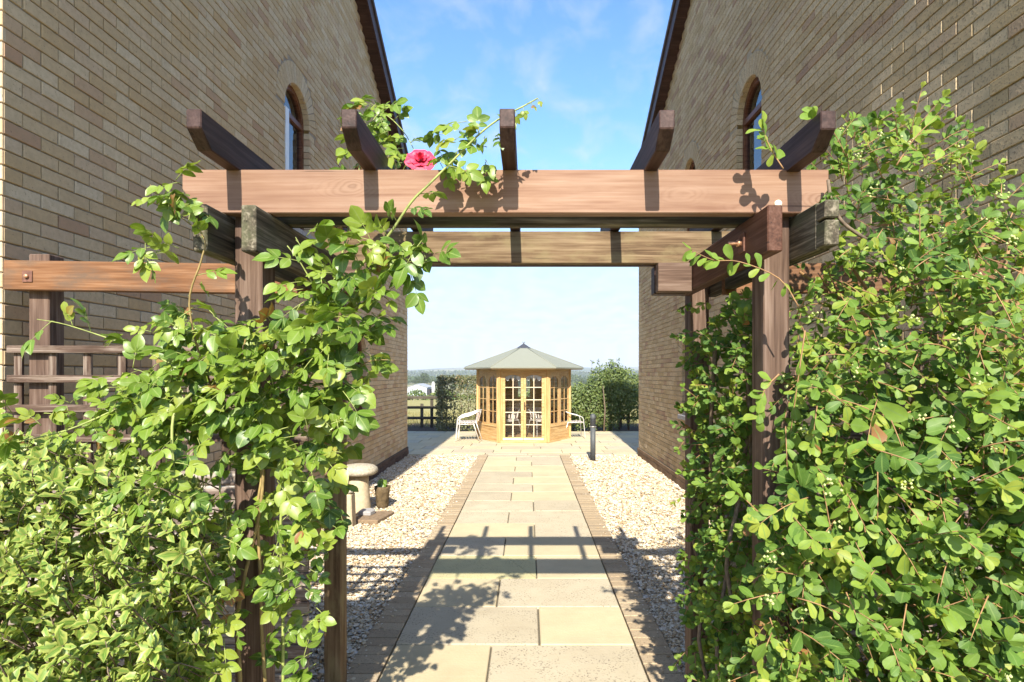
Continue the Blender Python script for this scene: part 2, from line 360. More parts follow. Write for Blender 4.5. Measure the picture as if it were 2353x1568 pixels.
M['hedge_leaf'] = leaf_mat('copper_green_hedge_leaf', [(0.0, (0.06, 0.065, 0.03)), (0.35, (0.12, 0.135, 0.05)), (0.7, (0.21, 0.21, 0.09)), (0.9, (0.26, 0.17, 0.09))], (0.2, 0.2, 0.1), None, 0.2, 0.4)
M['bush_leaf'] = leaf_mat('mixed_hedge_leaf', [(0.0, (0.06, 0.10, 0.025)), (0.5, (0.14, 0.20, 0.045)), (1.0, (0.27, 0.31, 0.09))], (0.2, 0.25, 0.1), None, 0.28, 0.5)
M['tree_leaf'] = leaf_mat('far_tree_leaf', [(0.0, (0.035, 0.055, 0.02)), (0.5, (0.065, 0.095, 0.03)), (1.0, (0.12, 0.15, 0.045))], (0.1, 0.13, 0.05), None, 0.15, 0.8, False)
M['grass'] = leaf_mat('dry_meadow_grass', [(0.0, (0.13, 0.14, 0.04)), (0.5, (0.30, 0.26, 0.10)), (1.0, (0.45, 0.38, 0.18))], (0.4, 0.35, 0.15), None, 0.3, 0.7, False)
def petal():
    m = bpy.data.materials.new('pink_petal'); m.use_nodes = True; nt = m.node_tree; b = nt.nodes['Principled BSDF']
    n = noise(nt, objcoord(nt), 40, 3); L(nt, ramp(nt, n, [(0.3, (0.52, 0.012, 0.045)), (0.7, (0.70, 0.05, 0.11))]), b.inputs['Base Color'])
    b.inputs['Roughness'].default_value = 0.55; return m
M['petal'] = petal()
M['bud'] = plain('pale_green_buds', (0.42, 0.47, 0.18), 0.6, 0, 60, 0.25)

# ------------------------------------------------------------------ object helpers
def link(o, parent=None):
    COL.objects.link(o)
    if parent is not None: o.parent = parent
    return o
def tag(o, label=None, cat=None, group=None, kind=None):
    if label: o['label'] = label
    if cat: o['category'] = cat
    if group: o['group'] = group
    if kind: o['kind'] = kind
    return o
def thing(name, label, cat, loc=(0, 0, 0), group=None, rz=0.0):
    o = bpy.data.objects.new(name, None); o.empty_display_size = 0.1
    o.location = loc; o.rotation_euler = (0, 0, rz); link(o)
    return tag(o, label, cat, group)
def under(o, root):
    """o is built in world coordinates; keep it there under a root that is only translated"""
    o.parent = root
    w = Vector(root.location); p = root.parent
    while p is not None: w = w + Vector(p.location); p = p.parent
    o.matrix_parent_inverse = Matrix.Translation(-Vector(root.location)) if root.parent is None else Matrix.Identity(4)
    if root.parent is not None and Vector(root.location).length > 0:
        o.matrix_parent_inverse = root.matrix_basis.inverted()
    return o
def mesh_obj(name, verts, faces, mat, parent=None, smooth=False):
    me = bpy.data.meshes.new(name); me.from_pydata([tuple(v) for v in verts], [], faces)
    if mat: me.materials.append(mat)
    if smooth: me.shade_smooth()
    me.update()
    o = bpy.data.objects.new(name, me); link(o)
    if parent is not None: under(o, parent)
    return o
def np_mesh(name, V, F, mat, tint=None, uv=None, smooth=False):
    """V (n,3), F (m,k) all faces the same size; tint per vertex, uv per vertex"""
    V = np.ascontiguousarray(V, dtype=np.float32); F = np.ascontiguousarray(F, dtype=np.int32)
    me = bpy.data.meshes.new(name); k = F.shape[1]
    me.vertices.add(len(V)); me.vertices.foreach_set('co', V.ravel())
    me.loops.add(F.size); me.loops.foreach_set('vertex_index', F.ravel())
    me.polygons.add(len(F)); me.polygons.foreach_set('loop_start', np.arange(0, F.size, k, dtype=np.int32))
    try: me.polygons.foreach_set('loop_total', np.full(len(F), k, dtype=np.int32))
    except Exception: pass
    if smooth: me.polygons.foreach_set('use_smooth', np.ones(len(F), dtype=bool))
    if tint is not None:
        a = me.attributes.new('tint', 'FLOAT', 'POINT'); a.data.foreach_set('value', np.ascontiguousarray(tint, dtype=np.float32))
    if uv is not None:
        l = me.uv_layers.new(name='UVMap'); l.data.foreach_set('uv', np.ascontiguousarray(uv[F.ravel()], dtype=np.float32).ravel())
    me.materials.append(mat); me.update(calc_edges=True); me.validate()
    if not smooth: me.shade_flat()
    return me
def obj_from(name, me, parent=None):
    o = bpy.data.objects.new(name, me); link(o)
    if parent is not None: under(o, parent)
    return o

_box = {}
def box_mesh(sx, sy, sz, mat, bev=0.003):
    key = (round(sx, 4), round(sy, 4), round(sz, 4), mat.name, bev)
    if key in _box: return _box[key]
    bm = bmesh.new(); bmesh.ops.create_cube(bm, size=1.0)
    bmesh.ops.scale(bm, vec=(sx, sy, sz), verts=bm.verts)
    if bev: bmesh.ops.bevel(bm, geom=list(bm.edges), offset=min(bev, 0.3 * min(sx, sy, sz)), segments=1, affect='EDGES')
    me = bpy.data.meshes.new('box'); bm.to_mesh(me); bm.free(); me.materials.append(mat)
    _box[key] = me; return me
AX = {'X': Matrix.Identity(4), 'Y': Matrix.Rotation(R(90), 4, 'Z'), 'Z': Matrix.Rotation(R(-90), 4, 'Y')}
def board(name, lo, hi, mat, parent, axis=None, bev=0.003, xf=None):
    """a timber between two corners, grain along axis"""
    s = [abs(h - l) for l, h in zip(lo, hi)]; c = [(h + l) / 2 for l, h in zip(lo, hi)]
    axis = axis or 'XYZ'[s.index(max(s))]
    dims = {'X': s, 'Y': (s[1], s[0], s[2]), 'Z': (s[2], s[1], s[0])}[axis]
    o = bpy.data.objects.new(name, box_mesh(*dims, mat, bev)); link(o)
    m = Matrix.Translation(c) @ AX[axis]
    if xf is not None: m = xf @ m
    o.matrix_world = m; o.matrix_basis = m
    if parent is not None: under(o, parent)
    return o
def prism(name, prof, thick, mat, parent, xf, bev=0.003):
    """profile in local x-z, extruded along local y"""
    bm = bmesh.new()
    a = [bm.verts.new((x, -thick / 2, z)) for x, z in prof]; b = [bm.verts.new((x, thick / 2, z)) for x, z in prof]
    bm.faces.new(a); bm.faces.new(b[::-1]); n = len(prof)
    for i in range(n): bm.faces.new((a[i], b[i], b[(i + 1) % n], a[(i + 1) % n]))
    bmesh.ops.recalc_face_normals(bm, faces=bm.faces)
    if bev: bmesh.ops.bevel(bm, geom=list(bm.edges), offset=bev, segments=1, affect='EDGES')
    me = bpy.data.meshes.new(name); bm.to_mesh(me); bm.free(); me.materials.append(mat)
    o = bpy.data.objects.new(name, me); link(o); o.matrix_basis = xf
    if parent is not None: under(o, parent)
    return o
def tube_arrays(pts, rad, sides=6):
    pts = [Vector(p) for p in pts]; n = len(pts)
    rads = rad if hasattr(rad, '__len__') else [rad] * n
    V, F = [], []
    up = Vector((0.13, 0.21, 0.97)); prev = None
    for i in range(n):
        t = (pts[min(i + 1, n - 1)] - pts[max(i - 1, 0)]).normalized()
        if prev is None:
            a = t.cross(up); a = a if a.length > 1e-3 else t.cross(Vector((1, 0, 0)))
        else: a = prev - t * prev.dot(t)
        a.normalize(); prev = a; b = t.cross(a)
        for k in range(sides):
            an = 2 * math.pi * k / sides
            V.append(pts[i] + (a * math.cos(an) + b * math.sin(an)) * rads[i])
    for i in range(n - 1):
        for k in range(sides):
            k2 = (k + 1) % sides
            F.append((i * sides + k, i * sides + k2, (i + 1) * sides + k2, (i + 1) * sides + k))
    V.append(pts[0]); V.append(pts[-1]); c0, c1 = len(V) - 2, len(V) - 1
    for k in range(sides):
        k2 = (k + 1) % sides
        F.append((k2, k, c0, c0)); F.append(((n - 1) * sides + k, (n - 1) * sides + k2, c1, c1))
    F = [tuple(f[:3]) if f[2] == f[3] else f for f in F]
    return V, F
def tube(name, pts, rad, mat, parent=None, sides=8, world=True):
    V, F = tube_arrays(pts, rad, sides)
    me = bpy.data.meshes.new(name); me.from_pydata([tuple(v) for v in V], [], F); me.materials.append(mat); me.shade_smooth(); me.update()
    o = bpy.data.objects.new(name, me); link(o)
    if parent is not None:
        if world: under(o, parent)
        else: o.parent = parent
    return o
def tubes_mesh(name, lists, mat, sides=6):
    V, F = [], []
    for pts, rad in lists:
        v, f = tube_arrays(pts, rad, sides); k = len(V); V += v; F += [tuple(i + k for i in q) for q in f]
    me = bpy.data.meshes.new(name); me.from_pydata([tuple(v) for v in V], [], F); me.materials.append(mat); me.shade_smooth(); me.update()
    return me
def smooth_path(pts, sub=5):
    pts = [Vector(p) for p in pts]; out = []
    for i in range(len(pts) - 1):
        p0, p1, p2, p3 = pts[max(i - 1, 0)], pts[i], pts[i + 1], pts[min(i + 2, len(pts) - 1)]
        for k in range(sub):
            t = k / sub
            out.append(0.5 * ((2 * p1) + (p2 - p0) * t + (2 * p0 - 5 * p1 + 4 * p2 - p3) * t * t + (3 * p1 - p0 - 3 * p2 + p3) * t ** 3))
    out.append(pts[-1]); return out
def lathe(name, prof, mat, parent=None, seg=32, loc=(0, 0, 0), wob=0.0):
    V, F = [], []
    for r, z in prof:
        for k in range(seg):
            a = 2 * math.pi * k / seg
            w = 1 + (wob * mnoise.noise(Vector((math.cos(a) * 2, math.sin(a) * 2, z * 4 + r * 7))) if wob else 0)
            V.append((loc[0] + r * w * math.cos(a), loc[1] + r * w * math.sin(a), loc[2] + z))
    for i in range(len(prof) - 1):
        for k in range(seg):
            k2 = (k + 1) % seg; F.append((i * seg + k, i * seg + k2, (i + 1) * seg + k2, (i + 1) * seg + k))
    F.append(tuple(range(seg))[::-1]); F.append(tuple((len(prof) - 1) * seg + k for k in range(seg)))
    return mesh_obj(name, V, F, mat, parent, True)

# ------------------------------------------------------------------ ground, one sheet to the horizon
def terrain(x, y):
    d = np.clip((y - 20.0) / 1.0, 0, None)
    z = -0.06 - 0.034 * np.clip(d, 0, 250) - 0.002 * np.clip(d - 250, 0, 500)
    z = z + np.where(d > 900, 22.0 * (1 - np.cos(np.clip((d - 900) / 2600, 0, 1) * math.pi)) / 2, 0)
    ridge = 44 + 16 * np.sin(x / 900 + 0.6) + 9 * np.sin(x / 310 + 2.0) + 5 * np.sin(x / 130)
    z = z + ridge * (1 - np.cos(np.clip((d - 2600) / 2600, 0, 1) * math.pi)) / 2
    side = np.clip((np.abs(x) - 12) / 60, 0, 1) * np.clip((y + 5) / 60, 0, 1)
    return z + 0.0 * side
ys = np.unique(np.concatenate([np.linspace(-60, 20, 9), 20 + np.geomspace(1, 7500, 70)]))
xs = np.concatenate([-np.geomspace(4, 5200, 46)[::-1], [0.0], np.geomspace(4, 5200, 46)])
XX, YY = np.meshgrid(xs, ys); ZZ = terrain(XX, YY)
V = np.stack([XX.ravel(), YY.ravel(), ZZ.ravel()], 1); nx = len(xs)
i, j = np.meshgrid(np.arange(len(ys) - 1), np.arange(nx - 1), indexing='ij'); a = (i * nx + j).ravel()
ground = obj_from('ground', np_mesh('ground', V, np.stack([a, a + 1, a + nx + 1, a + nx], 1), M['ground'], smooth=True))
tag(ground, 'dry meadow and distant hills beyond the fence', None, None, 'structure')

def sheet(name, x0, x1, y0, y1, z, mat, label):
    o = mesh_obj(name, [(x0, y0, z), (x1, y0, z), (x1, y1, z), (x0, y1, z)], [(0, 1, 2, 3)], mat)
    return tag(o, label, None, None, 'structure')

WL, WR = -2.56, 2.34             # the two facing gable walls
PX0, PX1 = -0.827, 0.670         # slab path between its edgings
EDGE = 0.205
YF0 = 12.30                      # where the gravel ends and the patio begins
path = sheet('path', PX0, PX1, -1.6, YF0, -0.022, M['mortar_dark'], 'sandstone slab path leading to the summerhouse')
patio = sheet('patio', -7.0, 6.0, YF0, 17.35, -0.022, M['mortar_dark'], 'sandstone slab patio round the summerhouse')
edge_l = sheet('path_edging', PX0 - EDGE, PX0, -1.6, YF0, -0.026, M['mortar_dark'], 'tan brick edging on the left of the path')
edge_r = sheet('path_edging', PX1, PX1 + EDGE, -1.6, YF0, -0.026, M['mortar_dark'], 'tan brick edging on the right of the path')
bed_l = sheet('gravel_bed', WL - 0.05, PX0 - EDGE, 1.0, YF0, -0.03, M['gravel_base'], 'gravel bed along the left wall')
bed_r = sheet('gravel_bed', PX1 + EDGE, WR + 0.05, 1.0, YF0, -0.03, M['gravel_base'], 'gravel bed along the right wall')
soil_b = sheet('planting_bed', -9, 9, 17.35, 20.5, -0.03, M['soil'], 'dark mulched bed under the hedges')
soil_l = sheet('planting_bed', -4.5, PX0 - EDGE, -1.5, 1.0, -0.034, M['soil'], 'planting bed left of the arch')
soil_r = sheet('planting_bed', PX1 + EDGE, 4.5, -1.5, 1.0, -0.034, M['soil'], 'planting bed right of the arch')
for s, x0, x1 in (('l', -4.5, WL - 0.05), ('r', WR + 0.05, 4.5)):
    sheet('planting_bed', x0, x1, 1.0, 2.86, -0.034, M['soil'], 'planting bed beside the building corner')

def slab_at(parent, x0, x1, y0, y1, col, lich):
    g = 0.0055
    o = bpy.data.objects.new('paving_slab', box_mesh(x1 - x0 - 2 * g, y1 - y0 - 2 * g, 0.045, M['slab'], 0.005)); link(o)
    o.location = ((x0 + x1) / 2 + random.uniform(-.001, .001), (y0 + y1) / 2, -0.0225 + random.uniform(-0.003, 0.003))
    o.rotation_euler = (random.uniform(-.002, .002), random.uniform(-.002, .002), 0)
    o.color = (*col, lich); o.parent = parent
    return o
CREAM, GREY, OLIVE = (0.55, 0.46, 0.285), (0.49, 0.425, 0.30), (0.50, 0.46, 0.24)
def slab_col():
    k = random.random(); base = CREAM if k < 0.55 else GREY
    f = random.uniform(0.92, 1.06)
    return tuple(c * f for c in base), (0.1 if base is CREAM else 1.0)
y, k = 3.05 - 0.595 * 8, 0
while y < YF0 - 0.3:
    y1 = y + 0.595
    if y1 > YF0 - 0.2: y1 = YF0
    fr = 0.402 if k % 2 == 0 else 0.602
    xm = PX0 + (PX1 - PX0) * fr
    if k == 8 + 3:                        # the cracked greenish slab
        for tri in (0, 1):
            g = 0.0045
            xa, xb, ya, yb = PX0 + g, xm - g, y + g, y1 - g
            xc = PX0 + (xm - PX0) * 0.68
            prof = [(xa, ya), (xb - 0.005, ya), (xc - 0.003, yb), (xa, yb)] if tri == 0 else [(xb, ya + 0.008), (xb, yb), (xc + 0.004, yb)]
            n = len(prof); zt = 0.0 - 0.003 * tri
            Vv = [(px, py, zt) for px, py in prof] + [(px, py, -0.02) for px, py in prof]
            Ff = [tuple(range(n))] + [(q, q + n, (q + 1) % n + n, (q + 1) % n) for q in range(n)]
            o = mesh_obj('paving_slab', Vv, Ff, M['slab']); o.parent = path; o.color = (*OLIVE, 0.8)
            o['label'] = 'cracked greenish slab in the path'
    else:
        c, l = slab_col()
        if k == 8 + 2: c, l = CREAM, 0.3
        slab_at(path, PX0, xm, y, y1, c, l)
    c, l = slab_col()
    if k == 8 + 2: c, l = GREY, 1.0
    slab_at(path, xm, PX1, y, y1, c, l)
    y, k = y1, k + 1
y, k = YF0, 0
while y < 17.3:
    x = -6.9 + (0.45 if k % 2 else 0.0)
    y1 = y + (0.30 if k == 0 else 0.595)
    while x < 5.9:
        w = random.choice((0.9, 0.6, 0.9)); c, l = slab_col(); slab_at(patio, x, x + w, y, min(y1, 17.34), c, l * 0.5); x += w
    y, k = y1, k + 1

# ------------------------------------------------------------------ bricks
def brick_verts(ya0, ya1, yb0, yb1, z0, z1, depth, proud, ch=0.003):
    """brick on a wall facing +x at x=0: bottom edge ya0..ya1 at z0, top edge yb0..yb1 at z1"""
    o = [(ya0, z0), (ya1, z0), (yb1, z1), (yb0, z1)]
    cy, cz = sum(p[0] for p in o) / 4, (z0 + z1) / 2
    i = [(p[0] + math.copysign(ch, cy - p[0]), p[1] + math.copysign(ch, cz - p[1])) for p in o]
    V = [(-depth, p[0], p[1]) for p in o] + [(proud - ch, p[0], p[1]) for p in o] + [(proud, p[0], p[1]) for p in i]
    return V
BF = []
for q in range(4):
    n_ = (q + 1) % 4
    BF += [(q, n_, 4 + n_, 4 + q), (4 + q, 4 + n_, 8 + n_, 8 + q)]
BF.append((8, 9, 10, 11))
BFa = np.array(BF)
_bvar = {}
def brick_variant(mat, L_, H_, tint, proud=0.008, depth=0.012):
    key = (mat.name, round(tint, 3), L_, H_)
    if key not in _bvar:
        V = np.array(brick_verts(-L_ / 2, L_ / 2, -L_ / 2, L_ / 2, -H_ / 2, H_ / 2, depth, proud))
        me = np_mesh('brick', V, BFa, mat, np.full(12, tint)); _bvar[key] = me
    return _bvar[key]
def tint_rand():
    t = rng.random()
    return float(t)

class Arch:
    def __init__(s, yc, half, sill, spring): s.yc, s.h, s.sill, s.sp = yc, half, sill, spring
    def span(s, z, extra):
        if z < s.sill - (0.0 if extra == 0 else 0.0): return None
        if z <= s.sp: return (s.yc - s.h, s.yc + s.h)
        r = s.h + extra; d = r * r - (z - s.sp) ** 2
        if d <= 0: return None
        w = math.sqrt(d); return (s.yc - w, s.yc + w)

def cut(ints, rm):
    if rm is None: return ints
    out = []
    for a_, b_ in ints:
        if rm[1] <= a_ or rm[0] >= b_: out.append((a_, b_)); continue
        if rm[0] > a_: out.append((a_, rm[0]))
        if rm[1] < b_: out.append((rm[1], b_))
    return out

def gable_building(side, xface, y0, y1, eave, slope, arches, mats, label, verge_over):
    sgn = 1 if side == 'left' else -1
    yc = (y0 + y1) / 2; apex = eave + slope * (y1 - y0) / 2
    root = thing('brick_building', label, 'building', (xface - sgn * 2.0, yc, 0))
    brick, mortar = mats
    T = Matrix.Translation((xface, 0, 0)) @ (Matrix.Identity(4) if sgn > 0 else Matrix.Scale(-1, 4, (1, 0, 0)))
    def top_y(z):
        if z <= eave: return (y0, y1)
        w = (apex - z) / slope; return (yc - w, yc + w) if w > 0.05 else None
    MV, MF = [], []
    BV, BT = [], []
    full = []
    CO, BL, BH = 0.075, 0.217, 0.067
    nrow = int(apex / CO)
    for r in range(2, nrow):
        z0, z1 = r * CO, (r + 1) * CO
        span = top_y(z1) or None
        if span is None: continue
        ints = [span]
        zb = [z0 + 0.002, z1 - 0.002]
        # mortar backing as sheets of course strips, open where the windows are
        mi = [span]
        for A in arches:
            if z0 >= A.sill - 0.01: mi = cut(mi, A.span((z0 + z1) / 2, 0.004))
        for a_, b_ in mi:
            k_ = len(MV); MV += [(0, a_, z0), (0, b_, z0), (0, b_, z1), (0, a_, z1)]; MF.append((k_, k_ + 1, k_ + 2, k_ + 3))
        off = 0.0 if r % 2 == 0 else -0.1125
        yb = y0 + off
        while yb < y1:
            a_, b_ = max(yb + 0.0, y0), min(yb + BL, y1)
            yb += 0.225
            if b_ - a_ < 0.03: continue
            lo, hi = [(a_, b_)], [(a_, b_)]
            if b_ < span[0] or a_ > span[1]: continue
            hit = False
            segs = [((max(a_, span[0]), min(b_, span[1])))]
            if segs[0][1] - segs[0][0] < 0.03: continue
            for A in arches:
                ex = 0.224
                if z1 > A.sill + 0.01 and z0 < A.sp + A.h + ex and b_ > A.yc - A.h - ex and a_ < A.yc + A.h + ex:
                    zz0, zz1 = z0 + 0.005, z1 - 0.005
                    if z1 <= A.sp + 0.01: segs = cut(segs, A.span((zz0 + zz1) / 2, 0)); hit = True
                    else:
                        s_ = A.span(max(zz0, A.sp + 0.0001), ex)
                        segs = cut(segs, s_); hit = True
            for sa, sb in segs:
                if sb - sa < 0.02: continue
                for A in arches:                       # no slivers of open joint left at the jambs
                    if A.sill < (z0 + z1) / 2 < A.sp + 0.04:
                        if 0 < sa - (A.yc + A.h) < 0.032: sa = A.yc + A.h
                        if 0 < (A.yc - A.h) - sb < 0.032: sb = A.yc - A.h
                edge = any(min(abs(sa - (A.yc + A.h)), abs(sb - (A.yc - A.h))) < 0.02 and A.sill < z1 < A.sp + 0.08 for A in arches)
                ok_full = not edge and abs((sb - sa) - BL) < 1e-4
                jz = rng.normal(0, 0.0007); pr = 0.0095 + rng.normal(0, 0.0013)
                t = tint_rand()
                if ok_full: full.append((sa, sb, z0 + 0.004 + jz, z1 - 0.004 + jz, t, pr))
                else:
                    dp = 0.11 if (hit or edge) else 0.015
                    BV.append(brick_verts(sa, sb, sa, sb, z0 + 0.004 + jz, z1 - 0.004 + jz, dp, pr)); BT.append(t)
    # choose the 300 whole bricks that show largest in the picture
    sc_ = []
    for n_, (sa, sb, z0, z1, t, pr) in enumerate(full):
        ym = (sa + sb) / 2; zm = (z0 + z1) / 2
        u = HU + xface * FPX / ym; v = HV - (zm - CAMZ) * FPX / ym
        vis = (8 < u < PW - 5) and (6 < v < PH)
        if side == 'left' and v > 1000 and u < 480: vis = False
        if side == 'right' and u > 1860 and v > 560 - (2353 - u) * 0.4: vis = False
        sc_.append((-1.0 / ym ** 3 if vis else 1.0, n_))
    sc_.sort(); pick = set(n_ for s_, n_ in sc_[:300] if s_ < 0)
    wall_me = np_mesh('wall', np.array(MV), np.array(MF), mortar)
    wall = obj_from('wall', wall_me); wall.matrix_basis = T; under(wall, root)
    wall_inv = T.inverted()
    tints = [0.06, 0.15, 0.25, 0.35, 0.45, 0.55, 0.65, 0.75, 0.85, 0.93, 0.99]
    for n_, (sa, sb, z0, z1, t, pr) in enumerate(full):
        if n_ in pick:
            tt = min(tints, key=lambda q: abs(q - t))
            o = bpy.data.objects.new('brick', brick_variant(brick, BL, BH, tt)); link(o)
            o.parent = wall
            o.location = (pr - 0.008, (sa + sb) / 2, (z0 + z1) / 2)
        else:
            BV.append(brick_verts(sa, sb, sa, sb, z0, z1, 0.012, pr)); BT.append(t)
    V_ = np.array(BV).reshape(-1, 3); nb = len(BV)
    F_ = (BFa[None] + (np.arange(nb) * 12)[:, None, None]).reshape(-1, 4)
    o = obj_from('brickwork', np_mesh('brickwork', V_, F_, brick, np.repeat(BT, 12))); o.parent = wall; o['kind'] = 'stuff'
    # arch rings, windows
    for A in arches:
        nv = 19
        for q in range(nv):
            a0 = math.pi * q / nv + 0.006; a1 = math.pi * (q + 1) / nv - 0.006
            r0, r1 = A.h, A.h + 0.215
            g1 = 0.0045 / r1 * 1.0
            pts = [(A.yc - r0 * math.cos(a0), A.sp + r0 * math.sin(a0)), (A.yc - r0 * math.cos(a1), A.sp + r0 * math.sin(a1)),
                   (A.yc - r1 * math.cos(a1 - g1), A.sp + r1 * math.sin(a1 - g1)), (A.yc - r1 * math.cos(a0 + g1), A.sp + r1 * math.sin(a0 + g1))]
            pts = pts[::-1]
            cy_ = sum(p[0] for p in pts) / 4; cz_ = sum(p[1] for p in pts) / 4
            inn = [(p[0] + (cy_ - p[0]) * 0.05, p[1] + (cz_ - p[1]) * 0.03) for p in pts]
            Vv = [(-0.11, *p) for p in pts] + [(0.006, *p) for p in pts] + [(0.009, *p) for p in inn]
            me = np_mesh('arch_brick', np.array(Vv), BFa, brick, np.full(12, float(0.25 + 0.5 * rng.random())))
            ob = bpy.data.objects.new('arch_brick', me); link(ob); ob.parent = wall
        # window in the reveal
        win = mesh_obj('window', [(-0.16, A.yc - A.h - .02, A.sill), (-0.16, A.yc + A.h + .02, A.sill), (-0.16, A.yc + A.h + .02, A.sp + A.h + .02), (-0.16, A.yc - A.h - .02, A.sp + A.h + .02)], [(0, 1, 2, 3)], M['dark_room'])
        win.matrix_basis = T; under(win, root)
        def arch_outline(h, z0):
            return [(A.yc - h, z0)] + [(A.yc - h * math.cos(math.pi * q / 18), A.sp + h * math.sin(math.pi * q / 18)) for q in range(19)] + [(A.yc + h, z0)]
        out, inn = arch_outline(A.h + 0.004, A.sill), arch_outline(A.h - 0.058, A.sill + 0.06)
        Vv, Ff = [], []
        m_ = len(out)
        for xx, pl in ((-0.06, out), (-0.06, inn), (-0.115, inn), (-0.115, out)): Vv += [(xx, *p) for p in pl]
        for ring in range(3):
            for q in range(m_):
                q2 = (q + 1) % m_
                Ff.append((ring * m_ + q, (ring + 1) * m_ + q, (ring + 1) * m_ + q2, ring * m_ + q2))
        fr = mesh_obj('frame', Vv, Ff, M['frame_brown']); fr.parent = win
        tb = board('transom', (-0.112, A.yc - A.h + 0.03, A.sp - 0.03), (-0.058, A.yc + A.h - 0.03, A.sp + 0.03), M['frame_brown'], None, 'Y'); tb.parent = win
        pane = arch_outline(A.h - 0.05, A.sill + 0.05)
        pm = mesh_obj('pane', [(-0.09, *p) for p in pane], [tuple(range(len(pane)))[::-1]], M['win_glass']); pm.parent = win
        sl = board('sill', (-0.11, A.yc - A.h - 0.09, A.sill - 0.075), (0.05, A.yc + A.h + 0.09, A.sill - 0.006), M['sill'], None, 'Y', 0.006); sl.parent = win
        if side == 'left' and A.sp > 3 and A.yc < 7:
            se = board('sash_edge', (-0.055, A.yc - A.h + 0.012, A.sill + 0.07), (0.012, A.yc - A.h + 0.10, A.sp - 0.02), M['white_pvc'], None, 'Z', 0.004); se.parent = win
    # plinth of dark bricks
    PV, PT = [], []
    for r in range(2):
        yb = y0 - (0.1125 if r else 0)
        while yb < y1 + 0.02:
            a_, b_ = max(yb, y0 - 0.02), min(yb + 0.215, y1 + 0.02); yb += 0.225
            if b_ - a_ > 0.03: PV.append(brick_verts(a_, b_, a_, b_, r * CO + 0.003 - 0.04 * (r == 0), (r + 1) * CO - 0.006, 0.02, 0.034 + rng.normal(0, .001))); PT.append(rng.random())
    V_ = np.array(PV).reshape(-1, 3); F_ = (BFa[None] + (np.arange(len(PV)) * 12)[:, None, None]).reshape(-1, 4)
    pl = obj_from('plinth', np_mesh('plinth', V_, F_, M['brick_dark'] if side == 'left' else M['brick_plinth'], np.repeat(PT, 12))); pl.matrix_basis = T; under(pl, root)
    pb = mesh_obj('plinth_backing', [(0.024, y0 - .02, -0.05), (0.024, y1 + .02, -0.05), (0.024, y1 + .02, 0.148), (0.024, y0 - .02, 0.148), (-0.02, y0 - .02, 0.148), (-0.02, y1 + .02, 0.148)], [(0, 1, 2, 3), (3, 2, 5, 4)], M['mortar_dark']); pb.matrix_basis = T; under(pb, root)
    # front and rear returns of the building
    for nm, yy, d in (('front_wall', y0, -1), ('rear_wall', y1, 1)):
        BV, BT = [], []; W = 3.6
        for r in range(0, int(eave / CO)):
            xb = 0.0 if r % 2 else -0.1125
            while xb < W:
                a_, b_ = max(xb, 0.0), min(xb + BL, W); xb += 0.225
                if b_ - a_ < 0.03: continue
                vv = brick_verts(a_, b_, a_, b_, r * CO + .005, (r + 1) * CO - .005, 0.012, 0.008)
                BV.append([(-p[1] + 0.008, yy + d * p[0], p[2]) for p in vv]); BT.append(rng.random())
        V_ = np.array(BV).reshape(-1, 3); F_ = (BFa[None] + (np.arange(len(BV)) * 12)[:, None, None]).reshape(-1, 4)
        wm = mesh_obj(nm, [(0, yy, -.05), (-6, yy, -.05), (-6, yy, eave), (0, yy, eave)], [(0, 1, 2, 3)], mortar); wm.matrix_basis = T; under(wm, root)
        bo = obj_from('brickwork', np_mesh('brickwork', V_, F_, brick, np.repeat(BT, 12))); bo['kind'] = 'stuff'; bo.parent = wm
    # roof with verge: soffit, bargeboard, tiled slab
    ov = verge_over
    for d in (-1, 1):
        ye = y0 - 0.35 if d < 0 else y1 + 0.35
        ze = apex - slope * abs(ye - yc)
        def pt(x, frac, dz): return (x, yc + (ye - yc) * frac, apex + (ze - apex) * frac + dz)
        def slab(name, xa, xb, za, zb, mat):
            Vv = [pt(xa, 0, za), pt(xb, 0, za), pt(xb, 1, za), pt(xa, 1, za), pt(xa, 0, zb), pt(xb, 0, zb), pt(xb, 1, zb), pt(xa, 1, zb)]
            o = mesh_obj(name, Vv, [(0, 1, 2, 3), (7, 6, 5, 4), (0, 4, 5, 1), (1, 5, 6, 2), (2, 6, 7, 3), (3, 7, 4, 0)], mat)
            o.matrix_basis = T; return under(o, root)
        slab('soffit', -0.01, ov, -0.02, 0.005, M['barge'])
        slab('bargeboard', ov, ov + 0.025, -0.06, 0.17, M['barge'])
        slab('roof', -6.2, ov + 0.05, 0.172, 0.26, M['roof_tile'])
    return root

gable_building('left', WL, 2.85, 12.42, 5.26, 0.53,
    [Arch(6.5, 0.345, 3.30, 4.535), Arch(8.92, 0.345, 3.30, 4.535), Arch(8.92, 0.345, 1.08, 1.98)],
    (M['brick_l'], M['mortar_l']), 'smooth buff brick gable building on the left with an open arched window', 0.17)
gable_building('right', WR, 2.62, 12.30, 5.10, 0.50,
    [Arch(6.19, 0.345, 3.25, 4.465), Arch(8.48, 0.345, 3.25, 4.45), Arch(8.52, 0.345, 1.08, 1.95)],
    (M['brick_r'], M['mortar_r']), 'rough speckled buff brick gable building on the right', 0.15)

